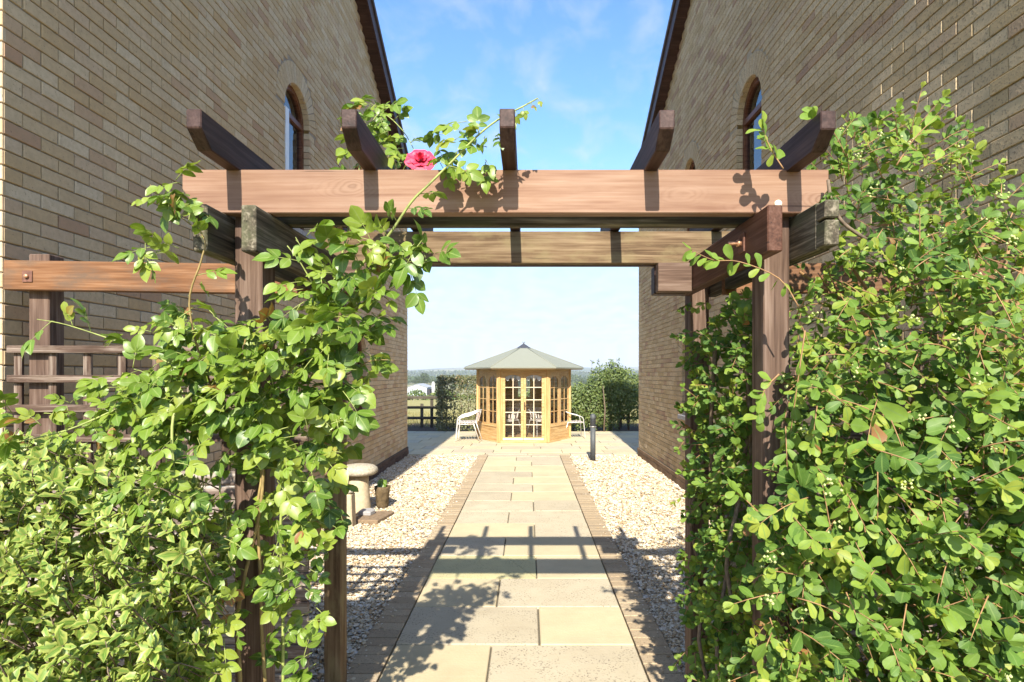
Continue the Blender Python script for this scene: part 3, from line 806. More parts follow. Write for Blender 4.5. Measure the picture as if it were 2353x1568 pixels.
# edging bricks, laid as headers across the strip
for par, x0 in ((edge_l, PX0 - EDGE), (edge_r, PX1)):
    y = 1.6
    while y < YF0 - 0.05:
        t = [0.1, 0.3, 0.5, 0.7, 0.9, 0.99][rng.integers(0, 6)]
        me = brick_variant(M['brick_edge'], EDGE - 0.006, 0.103, t, 0.012, 0.03)
        o = bpy.data.objects.new('edging_brick', me); link(o); o.parent = par
        o.matrix_basis = Matrix.Translation((x0 + EDGE / 2, y + 0.056, -0.010 + rng.normal(0, 0.0015))) @ Matrix.Rotation(R(-90), 4, 'Y') @ Matrix.Rotation(R(90), 4, 'X')
        y += 0.1125
    bb = sheet('bedding', x0, x0 + EDGE, -1.6, 1.6, -0.004, M['brick_edge'], None); bb.parent = par; del bb['kind']

# gravel stones
def gravel(name, x0, x1, label, seed):
    g = np.random.default_rng(seed)
    tmpl = np.array([(1, 0, 0), (-1, 0, 0), (0, 1, 0), (0, -1, 0), (0, 0, 1), (0, 0, -1), (.62, .62, .35), (-.62, .6, .4), (-.6, -.62, .35), (.62, -.6, .4)], float)
    tf = np.array([(4, 6, 7), (4, 7, 8), (4, 8, 9), (4, 9, 6), (6, 0, 2), (6, 2, 7), (7, 2, 1), (7, 1, 8), (8, 1, 3), (8, 3, 9), (9, 3, 0), (9, 0, 6)])
    pos, siz = [], []
    for ya, yb, s, dens in ((2.6, 5.0, 0.0095, 5200), (5.0, 8.0, 0.0105, 3900), (8.0, YF0, 0.0125, 2600)):
        n = int((yb - ya) * (x1 - x0) * dens)
        pos.append(np.stack([g.uniform(x0 + .008, x1 - .008, n), g.uniform(ya, yb - 0.01, n), np.full(n, -0.02) + g.normal(0, 0.005, n)], 1)); pos[-1][:, 2] += .008 * np.sin(pos[-1][:, 0] * 9 + np.sin(pos[-1][:, 1] * 5)) * np.sin(pos[-1][:, 1] * 7)
        siz.append(s * g.lognormal(0, 0.36, n))
    m = 260                                                  # a few stones strayed over the edging
    xe = x1 + np.abs(g.normal(0, .05, m)) if x1 < 0 else x0 - np.abs(g.normal(0, .05, m))
    pos.append(np.stack([xe, g.uniform(2.8, YF0 - .1, m), np.full(m, 0.006)], 1)); siz.append(.0075 * g.lognormal(0, .3, m))
    pos = np.concatenate(pos); siz = np.concatenate(siz); n = len(pos)
    sc = siz[:, None] * np.stack([g.uniform(.8, 1.35, n), g.uniform(.7, 1.1, n), g.uniform(.45, .85, n)], 1)
    an = g.uniform(0, 6.28, n); ti = g.normal(0, .35, n)
    Vv = tmpl[None] * sc[:, None, :] * (1 + g.normal(0, 0.14, (n, 10, 3)))
    y_, z_ = Vv[..., 1] * np.cos(ti)[:, None] - Vv[..., 2] * np.sin(ti)[:, None], Vv[..., 1] * np.sin(ti)[:, None] + Vv[..., 2] * np.cos(ti)[:, None]
    x_ = Vv[..., 0]; xr = x_ * np.cos(an)[:, None] - y_ * np.sin(an)[:, None]; yr = x_ * np.sin(an)[:, None] + y_ * np.cos(an)[:, None]
    Vv = np.stack([xr, yr, z_], 2) + pos[:, None]
    F_ = (tf[None] + (np.arange(n) * 10)[:, None, None]).reshape(-1, 3)
    o = obj_from(name, np_mesh(name, Vv.reshape(-1, 3), F_, M['gravel'], np.repeat(g.random(n), 10)))
    return tag(o, label, 'gravel', None, 'stuff')
gravel('gravel', WL + 0.036, PX0 - EDGE, 'golden flint gravel between path and left wall', 5)
gravel('gravel', PX1 + EDGE, WR - 0.036, 'golden flint gravel between path and right wall', 6)

# ------------------------------------------------------------------ pergola arch
per = thing('pergola', 'stained timber pergola arch over the path with a pale front beam and five rafters', 'pergola', (-0.06, 2.55, 0))
def cross_beam(name, x0, x1, y0, y1, z0, z1, mat, label=None, ch=0.06):
    xm = (x0 + x1) / 2; h = (z1 - z0); w = (x1 - x0) / 2
    prof = [(-w, h / 2), (w, h / 2), (w, h * 0.05), (w - ch, -h / 2), (-w + ch, -h / 2), (-w, h * 0.05)]
    o = prism(name, prof, y1 - y0, mat, per, Matrix.Translation((xm, (y0 + y1) / 2, (z0 + z1) / 2)))
    if label: o['label'] = label
    return o
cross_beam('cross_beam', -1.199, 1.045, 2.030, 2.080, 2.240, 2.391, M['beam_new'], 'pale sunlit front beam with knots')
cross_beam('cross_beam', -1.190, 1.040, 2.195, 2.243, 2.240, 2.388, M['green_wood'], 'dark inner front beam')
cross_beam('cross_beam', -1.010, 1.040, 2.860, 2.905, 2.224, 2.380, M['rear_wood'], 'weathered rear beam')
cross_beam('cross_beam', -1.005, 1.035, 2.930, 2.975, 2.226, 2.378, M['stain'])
for x in (-1.022, -0.547, -0.063, 0.426, 0.920):
    Lr = 3.25 - 1.79; h = 0.105; w = Lr / 2
    j = random.uniform(-.004, .004)
    prof = [(-w, h / 2), (w, h / 2), (w, -h / 2 + 0.048), (w - 0.06, -h / 2), (-w + 0.06, -h / 2), (-w, -h / 2 + 0.048)]
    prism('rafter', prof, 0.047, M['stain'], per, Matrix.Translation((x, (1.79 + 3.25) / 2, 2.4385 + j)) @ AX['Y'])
board('post', (-1.043, 2.082, -0.03), (-0.945, 2.192, 2.31), M['post'], per, 'Z', 0.004)
board('post', (0.839, 2.082, -0.03), (0.932, 2.192, 2.31), M['post'], per, 'Z', 0.004)
board('post', (-1.045, 3.0, -0.03), (-0.957, 3.10, 2.37), M['rear_wood'], per, 'Z', 0.004)
board('post', (0.835, 3.0, -0.03), (0.930, 3.11, 2.37), M['post'], per, 'Z', 0.004)
def side_beam(x0, x1, y0, y1, mat, label=None):
    w = (y1 - y0) / 2; h = 0.153
    prof = [(-w, h / 2), (w, h / 2), (w, -h / 2), (-w, -h / 2)]
    o = prism('side_beam', prof, x1 - x0, mat, per, Matrix.Translation(((x0 + x1) / 2, (y0 + y1) / 2, 2.237 - h / 2)) @ AX['Y'], 0.004)
    if label: o['label'] = label
side_beam(-1.094, -1.047, 1.91, 3.06, M['green_wood'], 'mossy weathered outer side beam')
side_beam(-0.941, -0.892, 1.92, 3.04, M['green_wood'], 'mossy weathered inner side beam')
side_beam(0.787, 0.837, 1.92, 3.02, M['red_stain'], 'red brown inner side beam with a bolt')
side_beam(0.936, 0.984, 1.90, 3.06, M['green_wood'], 'split grey outer side beam')
board('spacer_block', (0.622, 2.790, 2.075), (0.784, 2.852, 2.214), M['post'], per, 'X', 0.004)
board('spacer_block', (0.628, 2.90, 2.080), (0.784, 2.98, 2.218), M['stain'], per, 'X', 0.004)
board('spacer_block', (-0.888, 2.79, 2.075), (-0.77, 2.852, 2.214), M['post'], per, 'X', 0.004)
board('washer_plate', (0.779, 2.115, 2.125), (0.7865, 2.170, 2.195), M['rust_steel'], per, 'Z', 0.002)
tube('bolt', [(0.782, 2.143, 2.160), (0.735, 2.143, 2.160)], 0.007, M['copper'], per, 10)
tube('nut', [(0.779, 2.143, 2.160), (0.765, 2.143, 2.160)], 0.013, M['copper'], per, 6)
tube('washer_plate', [(0.868, 2.0295, 2.272), (0.868, 2.0265, 2.272)], 0.013, M['cream'], per, 16)['label'] = 'small cream disc on the front beam'
# a split in the end of the outer right beam: a dark wedge of missing timber is left as two prongs
for z0, z1 in ((2.176, 2.231), (2.088, 2.168)):
    prism('beam_end', [(-0.03, (z1 - z0) / 2), (0.03, (z1 - z0) / 2), (0.03, -(z1 - z0) / 2), (-0.026, -(z1 - z0) / 2)], 0.046, M['green_wood'], per,
          Matrix.Translation((0.960, 1.872, (z0 + z1) / 2)) @ AX['Y'], 0.004)

# ------------------------------------------------------------------ trellis screens either side
def screen(sgn, xi, xo, label):
    root = thing('trellis_screen', label, 'trellis', ((xi + xo) / 2, 2.85, 0))
    a, b = min(xi, xo), max(xi, xo)
    rail = board('rail', (a, 2.775, -0.07), (b, 2.822, 0.07), M['rust_wood'], None, 'X', 0.004)
    rail.matrix_basis = Matrix.Translation((0, 0, 2.142)) @ Matrix.Rotation(R(0.9) * (1 if sgn < 0 else -1), 4, 'Y') @ rail.matrix_basis
    rail.location.z = 2.142
    under(rail, root)
    px = xo + 0.13 * (-sgn)
    board('post', (px - 0.05, 2.826, -0.03), (px + 0.05, 2.92, 2.262), M['post'], root, 'Z', 0.004)
    pl = board('plate', (px - 0.01 - 0.024, 2.770, 2.118), (px - 0.01 + 0.024, 2.7735, 2.172), M['rust_steel'], root, 'X', 0.001)
    tube('bolt', [(px - 0.01, 2.772, 2.145), (px - 0.01, 2.760, 2.145)], 0.010, M['copper'], root, 8)
    z = 1.80
    for q in range(4):
        board('batten', (a + 0.01, 2.782, z - 0.018), (b, 2.803, z + 0.018), M['trellis'], root, 'X', 0.003); z -= 0.141
    x = xo + 0.045 * (-sgn); q = 0
    while a < x < b:
        board('lath', (x - 0.019, 2.804, 1.20), (x + 0.019, 2.823, 1.815), M['trellis'], root, 'Z', 0.003); x += 0.166 * (-sgn)
    z = 1.185
    while z > 0.05:
        board('slat', (a + 0.01, 2.790, z - 0.0325), (b, 2.812, z + 0.0325), M['slat'], root, 'X', 0.004); z -= 0.069
    return root
screen(-1, -1.047, -2.49, 'trellis and slat screen with an orange brown rail left of the arch')
screen(1, 0.934, 2.28, 'trellis and slat screen right of the arch behind the climbing shrub')
# ------------------------------------------------------------------ leaves
def leaf_template(kind, seed):
    g = np.random.default_rng(seed)
    ts = np.array([0.0, 0.10, 0.24, 0.42, 0.60, 0.78, 0.91, 1.0])
    if kind == 'rose': w = np.array([0.02, 0.17, 0.27, 0.325, 0.31, 0.22, 0.10, 0.0]); fold, droop = g.uniform(.10, .35), g.uniform(.05, .35)
    elif kind == 'shrub': w = np.array([0.02, 0.08, 0.16, 0.23, 0.275, 0.265, 0.17, 0.0]); fold, droop = g.uniform(.05, .3), g.uniform(-.05, .22)
    elif kind == 'holly': w = np.array([0.02, 0.11, 0.19, 0.215, 0.215, 0.15, 0.06, 0.0]); fold, droop = g.uniform(.25, .6), g.uniform(-.1, .35)
    else: w = np.array([0.02, 0.18, 0.30, 0.35, 0.31, 0.20, 0.09, 0.0]); fold, droop = g.uniform(.0, .3), g.uniform(-.1, .3)
    w = w * g.uniform(.88, 1.12); tw = g.normal(0, 0.25)
    V, U = [], []
    for t, ww in zip(ts, w):
        y = t; z = -droop * t * t
        for s in (-1, 0, 1):
            wav = 0.025 * math.sin(t * 9 + s * 2 + seed)
            jag = 0.0
            if kind == 'holly' and s != 0 and 0 < t < 1: jag = 0.04 * (1 if t in (0.24, 0.60) else -0.5)
            x = s * (ww + (jag * 0.6 if ww > 0 else 0)); zz = z + (fold * abs(x) + wav * (ww > 0)) + tw * x * t
            yy = y + (0.06 if jag > 0 else 0)
            V.append((x, yy, zz)); U.append((0.5 + 0.5 * s * (1 if ww > 0 else 0), t))
    F = []
    for i in range(len(ts) - 1):
        b = i * 3; F += [(b, b + 1, b + 4, b + 3), (b + 1, b + 2, b + 5, b + 4)]
    return np.array(V), np.array(F), np.array(U)
TPL = {k: [leaf_template(k, s) for s in range(8)] for k in ('rose', 'shrub', 'holly', 'hedge')}
def low_template(seed):
    g = np.random.default_rng(seed); f = g.uniform(.05, .3)
    V = np.array([(0, 0, 0), (-.3, .45, f * .3), (0, .5, 0), (.3, .45, f * .3), (0, 1, -.1)], float)
    return V, np.array([(0, 2, 1, 1), (0, 3, 2, 2), (1, 2, 4, 4), (2, 3, 4, 4)])[:, :3], np.array([(.5, 0), (0, .5), (.5, .5), (1, .5), (.5, 1)])
LOW = [low_template(s) for s in range(6)]
SUNV = np.array(-SUN_T)
def unit(v): return v / np.maximum(np.linalg.norm(v, axis=-1, keepdims=True), 1e-9)

class Leaves:
    def __init__(s): s.p, s.a, s.n, s.s, s.t = [], [], [], [], []
    def add(s, p, a, n, size, t):
        s.p.append(p); s.a.append(a); s.n.append(n); s.s.append(size); s.t.append(t)
    def arrays(s):
        p, a, n = np.array(s.p), unit(np.array(s.a)), np.array(s.n)
        n = unit(n - a * (n * a).sum(1, keepdims=True)); return p, a, n, np.array(s.s), np.array(s.t)
def merged_leaves(name, tpl, p, a, n, s, t, mat, smooth=True):
    x = np.cross(a, n); idx = np.random.default_rng(3).integers(0, len(tpl), len(p))
    Vs, Fs, Us, Ts = [], [], [], []; k = 0
    for q, (V, F, U) in enumerate(tpl):
        m = idx == q; c = int(m.sum())
        if not c: continue
        W = (V[None, :, 0:1] * x[m][:, None] + V[None, :, 1:2] * a[m][:, None] + V[None, :, 2:3] * n[m][:, None]) * s[m][:, None, None] + p[m][:, None]
        Vs.append(W.reshape(-1, 3)); Fs.append((F[None] + (np.arange(c) * len(V))[:, None, None]).reshape(-1, F.shape[1]) + k)
        Us.append(np.tile(U, (c, 1))); Ts.append(np.repeat(t[m], len(V))); k += c * len(V)
    return np_mesh(name, np.concatenate(Vs), np.concatenate(Fs), mat, np.concatenate(Ts), np.concatenate(Us), smooth)
_lv = {}
def leaf_variant(kind, q, tint, mat):
    key = (kind, q, tint)
    if key not in _lv:
        V, F, U = TPL[kind][q]; _lv[key] = np_mesh('leaf', V, F, mat, np.full(len(V), tint), U, True)
    return _lv[key]
def plant_foliage(root, kind, L_, mat, nobj=300):
    p, a, n, s, t = L_.arrays()
    u = HU + p[:, 0] * FPX / p[:, 1]; v = HV - (p[:, 2] - CAMZ) * FPX / p[:, 1]
    inside = (u > 0) & (u < PW) & (v > 0) & (v < PH) & (p[:, 1] > 0.4)
    cell = {}
    for i in np.nonzero(inside)[0]:
        key = (int(u[i] // 16), int(v[i] // 16))
        if key not in cell or p[i, 1] < p[cell[key], 1]: cell[key] = i
    facing = np.abs((n * unit(np.array([0, 0, CAMZ]) - p)).sum(1))
    cand = sorted(cell.values(), key=lambda i: -s[i] / p[i, 1] * (0.4 + facing[i]))[:nobj]
    rest = np.ones(len(p), bool); rest[cand] = False
    g = np.random.default_rng(8); tv = [0.1, 0.25, 0.4, 0.55, 0.7, 0.85, 0.95, 1.0]
    inv = Vector(root.location)
    for i in cand:
        q = int(g.integers(0, 8)); tt = min(tv, key=lambda z: abs(z - t[i]))
        o = bpy.data.objects.new('leaf', leaf_variant(kind, q, tt, mat)); link(o)
        x = np.cross(a[i], n[i])
        o.matrix_basis = Matrix(((x[0] * s[i], a[i][0] * s[i], n[i][0] * s[i], p[i][0] - inv.x), (x[1] * s[i], a[i][1] * s[i], n[i][1] * s[i], p[i][1] - inv.y),
                                 (x[2] * s[i], a[i][2] * s[i], n[i][2] * s[i], p[i][2] - inv.z), (0, 0, 0, 1)))
        o.parent = root
    fo = obj_from('foliage', merged_leaves('foliage', TPL[kind], p[rest], a[rest], n[rest], s[rest], t[rest], mat)); under(fo, root); fo['kind'] = 'stuff'
    return fo
def in_poly(u, v, poly):
    c = np.zeros(u.shape, bool); n = len(poly)
    for i in range(n):
        (x0, y0), (x1, y1) = poly[i], poly[(i + 1) % n]
        c ^= ((y0 > v) != (y1 > v)) & (u < (x1 - x0) * (v - y0) / (y1 - y0 + 1e-12) + x0)
    return c
def sample_poly(poly, n, g):
    x0, x1 = min(p[0] for p in poly), max(p[0] for p in poly); y0, y1 = min(p[1] for p in poly), max(p[1] for p in poly)
    U, Vv = [], []; m = 0
    while m < n:
        u, v = g.uniform(x0, x1, 4 * n), g.uniform(y0, y1, 4 * n); k = in_poly(u, v, poly)
        U.append(u[k]); Vv.append(v[k]); m += int(k.sum())
    return np.concatenate(U)[:n], np.concatenate(Vv)[:n]

# ---- climbing rose
g = np.random.default_rng(21)
rose = thing('climbing_rose', 'climbing rose with one pink bloom trained over the left post and front beam', 'climbing rose', (-0.99, 1.95, 0))
RL = Leaves(); twigs = []
def compound(p, d, size, tint, npairs=2, up=None):
    """a rose leaf: terminal leaflet and pairs along a drooping rachis"""
    d = Vector(d).normalized(); p = Vector(p)
    nrm = Vector(SUNV) * 0.9 + Vector((0, 0, 0.35)) + Vector(g.normal(0, .45, 3)); nrm = (nrm - d * nrm.dot(d)).normalized()
    side = d.cross(nrm); Lr = size * (1.0 if npairs == 2 else 0.6)
    path = [p]
    for k in range(1, 5):
        f = k / 4; path.append(p + d * Lr * f - Vector((0, 0, 1)) * 0.18 * Lr * f * f)
    twigs.append((path, [0.0016, 0.0014, 0.0012, 0.001, 0.0008]))
    tip = path[-1]; dt = (path[-1] - path[-2]).normalized()
    RL.add(tip, dt, nrm + Vector(g.normal(0, .15, 3)), size * g.uniform(.72, .88), tint)
    for q in range(npairs):
        f = 0.92 - 0.42 * q; i0 = f * 4; k = int(i0); b = path[k].lerp(path[min(k + 1, 4)], i0 - k)
        for s_ in (-1, 1):
            a_ = side * s_ * g.uniform(.75, 1.0) + dt * g.uniform(.35, .75) - Vector((0, 0, .1))
            RL.add(b, a_, nrm + side * s_ * g.uniform(-.1, .45) + Vector(g.normal(0, .2, 3)), size * g.uniform(.55, .75) * (1 - .12 * q), min(1, max(0, tint + g.normal(0, .06))))
def rtint(): return float(np.clip(g.beta(2.2, 2.0), 0.02, 0.96)) if g.random() > 0.012 else 1.0
canes = [
    ([(545, 1700, 1.98), (552, 1568, 1.98), (548, 1400, 1.97), (596, 1180, 1.96), (604, 1060, 1.96), (585, 960, 1.96), (560, 820, 1.97), (575, 745, 1.97)], 0.0075, 'cane_brown'),
    ([(620, 1700, 1.99), (603, 1480, 1.99), (598, 1330, 1.98), (592, 1170, 1.97), (600, 1075, 1.97), (565, 960, 1.98), (530, 850, 1.97), (500, 760, 1.96)], 0.0065, 'cane_brown'),
    ([(560, 1010, 1.97), (640, 900, 1.95), (720, 760, 1.93), (775, 690, 1.92), (830, 610, 1.91), (890, 545, 1.89), (945, 465, 1.875), (985, 425, 1.87), (1040, 370, 1.87), (1100, 310, 1.865), (1150, 272, 1.86), (1200, 246, 1.86), (1236, 226, 1.86)], 0.0062, 'cane'),
    ([(650, 1700, 2.02), (650, 1400, 2.02), (645, 1200, 2.0), (665, 1000, 2.0), (725, 840, 1.99), (745, 720, 1.98), (700, 620, 1.96), (660, 565, 1.94)], 0.0055, 'cane'),
    ([(560, 960, 1.95), (440, 905, 1.88), (300, 930, 1.82), (150, 990, 1.77), (-30, 1030, 1.73)], 0.0050, 'cane'),
    ([(500, 900, 1.95), (420, 852, 1.93), (330, 806, 1.92), (250, 778, 1.91), (150, 746, 1.90), (85, 734, 1.90)], 0.0034, 'cane'),
    ([(540, 980, 1.95), (470, 850, 1.91), (435, 700, 1.88), (462, 600, 1.86), (468, 545, 1.86), (405, 490, 1.85), (345, 425, 1.85)], 0.0042, 'cane_brown'),
    ([(440, 905, 1.80), (398, 960, 1.74), (402, 1100, 1.72), (425, 1230, 1.72), (468, 1330, 1.75), (500, 1450, 1.80)], 0.0048, 'cane'),
    ([(745, 720, 1.99), (790, 570, 2.12), (815, 450, 2.28), (838, 330, 2.36), (872, 262, 2.38), (925, 300, 2.36), (965, 372, 2.25)], 0.0042, 'cane'),
    ([(590, 1100, 1.95), (520, 1060, 1.9), (505, 1130, 1.86), (520, 1210, 1.85), (480, 1290, 1.84)], 0.004, 'cane'),
    ([(690, 900, 1.96), (800, 860, 1.92), (850, 830, 1.9), (905, 828, 1.9)], 0.003, 'cane_brown'),
]
for pts, r, mt in canes:
    wp = smooth_path([P(*q) for q in pts], 5); n_ = len(wp)
    tube('stem', wp, [r * (1 - 0.65 * i / (n_ - 1)) for i in range(n_)], M[mt], rose, 7)
    # thorns and leaves along the cane
    dist = 0
    for i in range(2, n_ - 1):
        dist += (wp[i] - wp[i - 1]).length
        if dist > 0.055:
            dist = 0
            if wp[i].z > 0.5 and g.random() < 0.62:
                t_ = (wp[i + 1] - wp[i]).normalized()
                d = Vector(g.normal(0, 1, 3)); d = d - t_ * d.dot(t_); d.normalize()
                compound(wp[i], d * .9 + t_ * .5 + Vector((0, -.35, .1)), g.uniform(.05, .078), rtint())
            th = Vector(g.normal(0, 1, 3)).normalized() * 0.011
            twigs.append(([wp[i], wp[i] + th * .6, wp[i] + th], [0.0022, 0.001, 0.0002]))
masses = [
    ([(400, 700), (470, 665), (520, 730), (620, 735), (690, 650), (760, 600), (840, 590), (910, 640), (885, 720), (850, 800), (850, 900), (800, 960), (790, 1080), (640, 1090), (560, 1040), (480, 1060), (420, 1000), (310, 960), (260, 890), (340, 850), (400, 800)], 1.80, 2.06, 300, (.056, .085)),
    ([(560, 740), (840, 700), (840, 900), (780, 1000), (600, 1000), (480, 900)], 1.74, 1.86, 60, (.066, .09)),
    ([(800, 240), (860, 235), (900, 262), (935, 300), (960, 385), (820, 385), (795, 300)], 2.26, 2.50, 52, (.055, .075)),
    ([(1000, 300), (1060, 275), (1110, 285), (1148, 310), (1148, 385), (1000, 385)], 1.88, 2.02, 20, (.06, .08)),
    ([(930, 545), (1000, 540), (1020, 595), (950, 610), (905, 700), (870, 640)], 1.82, 1.92, 15, (.075, .095)),
    ([(640, 545), (770, 530), (880, 560), (880, 630), (760, 640), (650, 630)], 1.80, 1.92, 20, (.07, .095)),
    ([(335, 410), (420, 405), (470, 470), (440, 520), (430, 600), (300, 590), (300, 565), (400, 540)], 1.82, 1.92, 20, (.06, .08)),
    ([(630, 1090), (770, 1080), (770, 1250), (745, 1300), (740, 1420), (720, 1640), (640, 1640), (650, 1400), (630, 1250)], 1.84, 2.15, 80, (.05, .08)),
    ([(480, 1380), (555, 1330), (560, 1640), (430, 1640)], 1.74, 1.9, 20, (.05, .075)),
    ([(230, 1070), (420, 1040), (560, 1060), (570, 1230), (430, 1300), (280, 1290)], 1.62, 1.76, 22, (.05, .078)),
    ([(700, 880), (815, 880), (800, 1040), (760, 1300), (700, 1300)], 2.2, 2.9, 60, (.05, .07)),
    ([(240, 870), (400, 810), (480, 880), (480, 1010), (280, 1010)], 1.80, 1.98, 75, (.05, .075)),
    ([(330, 760), (700, 720), (720, 1010), (300, 1010)], 2.15, 2.6, 70, (.05, .075)),
    ([(-80, 880), (55, 890), (100, 960), (90, 1060), (-80, 1070)], 1.66, 1.8, 16, (.05, .07)),
    ([(90, 940), (250, 880), (330, 900), (300, 1010), (160, 1020)], 1.8, 1.95, 26, (.04, .06)),
]
for poly, ya, yb, n_, (s0, s1) in masses:
    uu, vv = sample_poly(poly, n_, g)
    for u, v in zip(uu, vv):
        Y = ya + (yb - ya) * g.random() ** 1.2
        d = Vector((g.normal(0, .8), -0.55 + g.normal(0, .4), -0.15 + g.normal(0, .55)))
        compound(P(u, v, Y), d, g.uniform(s0 * .72, s1), rtint(), 2 if g.random() < .75 else 1)
# the reddish young tip over the middle rafter
for q in range(5):
    f = q / 4; p_ = P(1165 + 70 * f, 262 - 36 * f, 1.86)
    compound(p_, Vector((.4, -.1, -.6 + g.normal(0, .3))), .032 * (1.2 - .5 * f), 0.95 if q > 2 else .8, 1)
plant_foliage(rose, 'rose', RL, M['rose_leaf'])
tw = obj_from('twigs', tubes_mesh('twigs', twigs, M['cane'], 4)); under(tw, rose); tw['kind'] = 'stuff'
# the bloom: layered cupped petals
def bloom(c, r, face):
    c = Vector(c); z = Vector(face).normalized(); x = z.cross(Vector((0, 0, 1))).normalized(); y = z.cross(x)
    head = obj_from('flower', tubes_mesh('flower', [([c - z * r * 0.9, c - z * r * 0.4, c], [r * .12, r * .25, r * .3])], M['cane'], 8)); under(head, rose)
    head['label'] = 'double pink bloom'
    for ring, (cnt, rr, tilt) in enumerate(((8, 1.0, 0.95), (7, .82, .7), (6, .62, .45), (5, .42, .22), (4, .24, .05))):
        for k in range(cnt):
            an = 2 * math.pi * (k + .5 * ring) / cnt + g.normal(0, .12)
            V, F = [], []
            for i in range(4):
                for j in range(5):
                    f = i / 3; s_ = (j - 2) / 2
                    rad = rr * r * (0.15 + 0.85 * math.sin(f * 1.5) * tilt + 0.25 * f); hgt = r * (0.25 + 0.55 * f * (1.15 - tilt)) - r * .25 * f * f * tilt
                    a2 = an + s_ * (0.62 - .15 * f) * (1.1 if ring < 3 else 1.4) * (1 - .25 * (f > .9) * abs(s_))
                    ru = 1 + g.normal(0, .045)
                    V.append(c + (x * math.cos(a2) + y * math.sin(a2)) * rad * ru + z * (hgt + r * .10 * abs(s_) * f))
            for i in range(3):
                for j in range(4): F.append((i * 5 + j, i * 5 + j + 1, i * 5 + j + 6, i * 5 + j + 5))
            o = mesh_obj('petal', V, F, M['petal'], None, True)
            o.parent = head; o.matrix_parent_inverse = Matrix.Identity(4)
bloom(P(967, 373, 2.125), 0.046, (0.1, -0.85, 0.45))

# ---- variegated holly-like shrub at the lower left
g = np.random.default_rng(31)
hol = thing('variegated_shrub', 'variegated spiny leaved shrub in the lower left corner', 'shrub', (-1.4, 1.75, 0))
HL = Leaves(); htw = []
poly = [(-260, 1000), (100, 1005), (200, 1022), (290, 1042), (400, 1088), (470, 1110), (545, 1190), (525, 1300), (485, 1420), (480, 1900), (-260, 1900)]
uu, vv = sample_poly(poly, 2000, g)
for u, v in zip(uu, vv):
    top = np.interp(u, [-260, 100, 290, 470, 545], [1000, 1005, 1042, 1110, 1190])
    rightedge = np.interp(v, [1100, 1190, 1300, 1420, 1900], [470, 545, 525, 485, 480])
    Yf = 1.50 + 0.30 * math.exp(-max(0, v - top) / 90) + 0.25 * math.exp(-max(0, rightedge - u) / 70)
    Y = Yf + 0.16 * mnoise.noise(Vector((u / 75, v / 60, 3.3))) + 0.50 * g.random() ** 1.6
    p_ = P(u, v, Y); ax = Vector((g.normal(0, .45), -.55 + g.normal(0, .4), .55 + g.normal(0, .35))).normalized()
    x = ax.cross(Vector((.3, .1, .9))).normalized(); yv = ax.cross(x)
    k = int(g.integers(5, 9)); sz = g.uniform(.034, .050); tn = float(np.clip(g.beta(2.4, 1.6), 0, 1))
    htw.append(([p_ - ax * .07 + Vector((0, .02, -.02)), p_ - ax * .03, p_], [.0022, .0018, .0015]))
    for q in range(k):
        an = 2.4 * q + g.normal(0, .2); op = 0.35 + 0.65 * (1 - q / k)
        a_ = (x * math.cos(an) + yv * math.sin(an)) * (op + .15) + ax * (1.15 - op)
        HL.add(p_ - ax * .03 * (1 - q / k), a_, ax * 1.0 - a_ * .2 + Vector(g.normal(0, .18, 3)), sz * (0.62 + .5 * (1 - q / k)), float(np.clip(tn + (.25 if q > k - 3 else 0) + g.normal(0, .08), 0, .99)))
plant_foliage(hol, 'holly', HL, M['holly_leaf'])
htw += [([Vector((-1.6 + .2 * g.normal(), 1.95 + .1 * g.normal(), 0)), Vector((float(np.clip(-1.6 + .3 * g.normal(), -2.2, -1.3)), 1.9, .6)), Vector((float(np.clip(-1.6 + .3 * g.normal(), -2.2, -1.3)), 1.85, 1.2))], [.012, .008, .004]) for _ in range(14)]
tw = obj_from('twigs', tubes_mesh('twigs', htw, M['bark'], 4)); under(tw, hol); tw['kind'] = 'stuff'

# ---- round-leaved climber on the right
def shoot(LS, tws, p, d, length, n, size, tint, kind='shrub'):
    p = Vector(p); d = Vector(d).normalized(); path = [p]
    sag = g.uniform(.0, .35)
    for k in range(1, 5): path.append(p + d * length * k / 4 - Vector((0, 0, 1)) * sag * length * (k / 4) ** 2)
    tws.append((path, [.0022, .0019, .0016, .0013, .001]))
    for q in range(n):
        f = (q + .6) / n; i0 = f * 4; k = min(int(i0), 3); b = path[k].lerp(path[k + 1], i0 - k); t_ = (path[k + 1] - path[k]).normalized()
        nrm = Vector(SUNV) * .75 + Vector((0, 0, .25)) + Vector(g.normal(0, .5, 3)); sd = t_.cross(nrm).normalized()
        s_ = 1 if q % 2 else -1
        a_ = t_ * g.uniform(.35, .9) + sd * s_ * g.uniform(.5, 1.0) + Vector(g.normal(0, .15, 3)) + Vector((0, 0, -.15))
        LS.add(b, a_, nrm, size * g.uniform(.7, 1.15) * (1.1 - .35 * f), 1.0 if g.random() < .008 else float(np.clip(tint + g.normal(0, .12), 0, .97)))
    for q in range(3):
        LS.add(path[-1], d * 1.0 + Vector(g.normal(0, .5, 3)), Vector(SUNV) + Vector(g.normal(0, .5, 3)), size * g.uniform(.5, .8), float(np.clip(tint + .22, 0, .97)))
g = np.random.default_rng(41)
shr = thing('climbing_shrub', 'large round leaved climbing shrub covering the right screen and post', 'shrub', (1.45, 2.1, 0))
SL = Leaves(); stw = []
poly = [(1850, 388), (1900, 345), (1960, 302), (2040, 312), (2100, 298), (2160, 322), (2200, 372), (2260, 402), (2320, 442), (2345, 520), (2338, 600), (2420, 640), (2560, 900), (2560, 1900), (1738, 1900), (1748, 1300), (1765, 1150), (1795, 1000), (1818, 900), (1826, 760), (1835, 650), (1905, 610), (1915, 500), (1905, 420)]
uu, vv = sample_poly(poly, 1900, g)
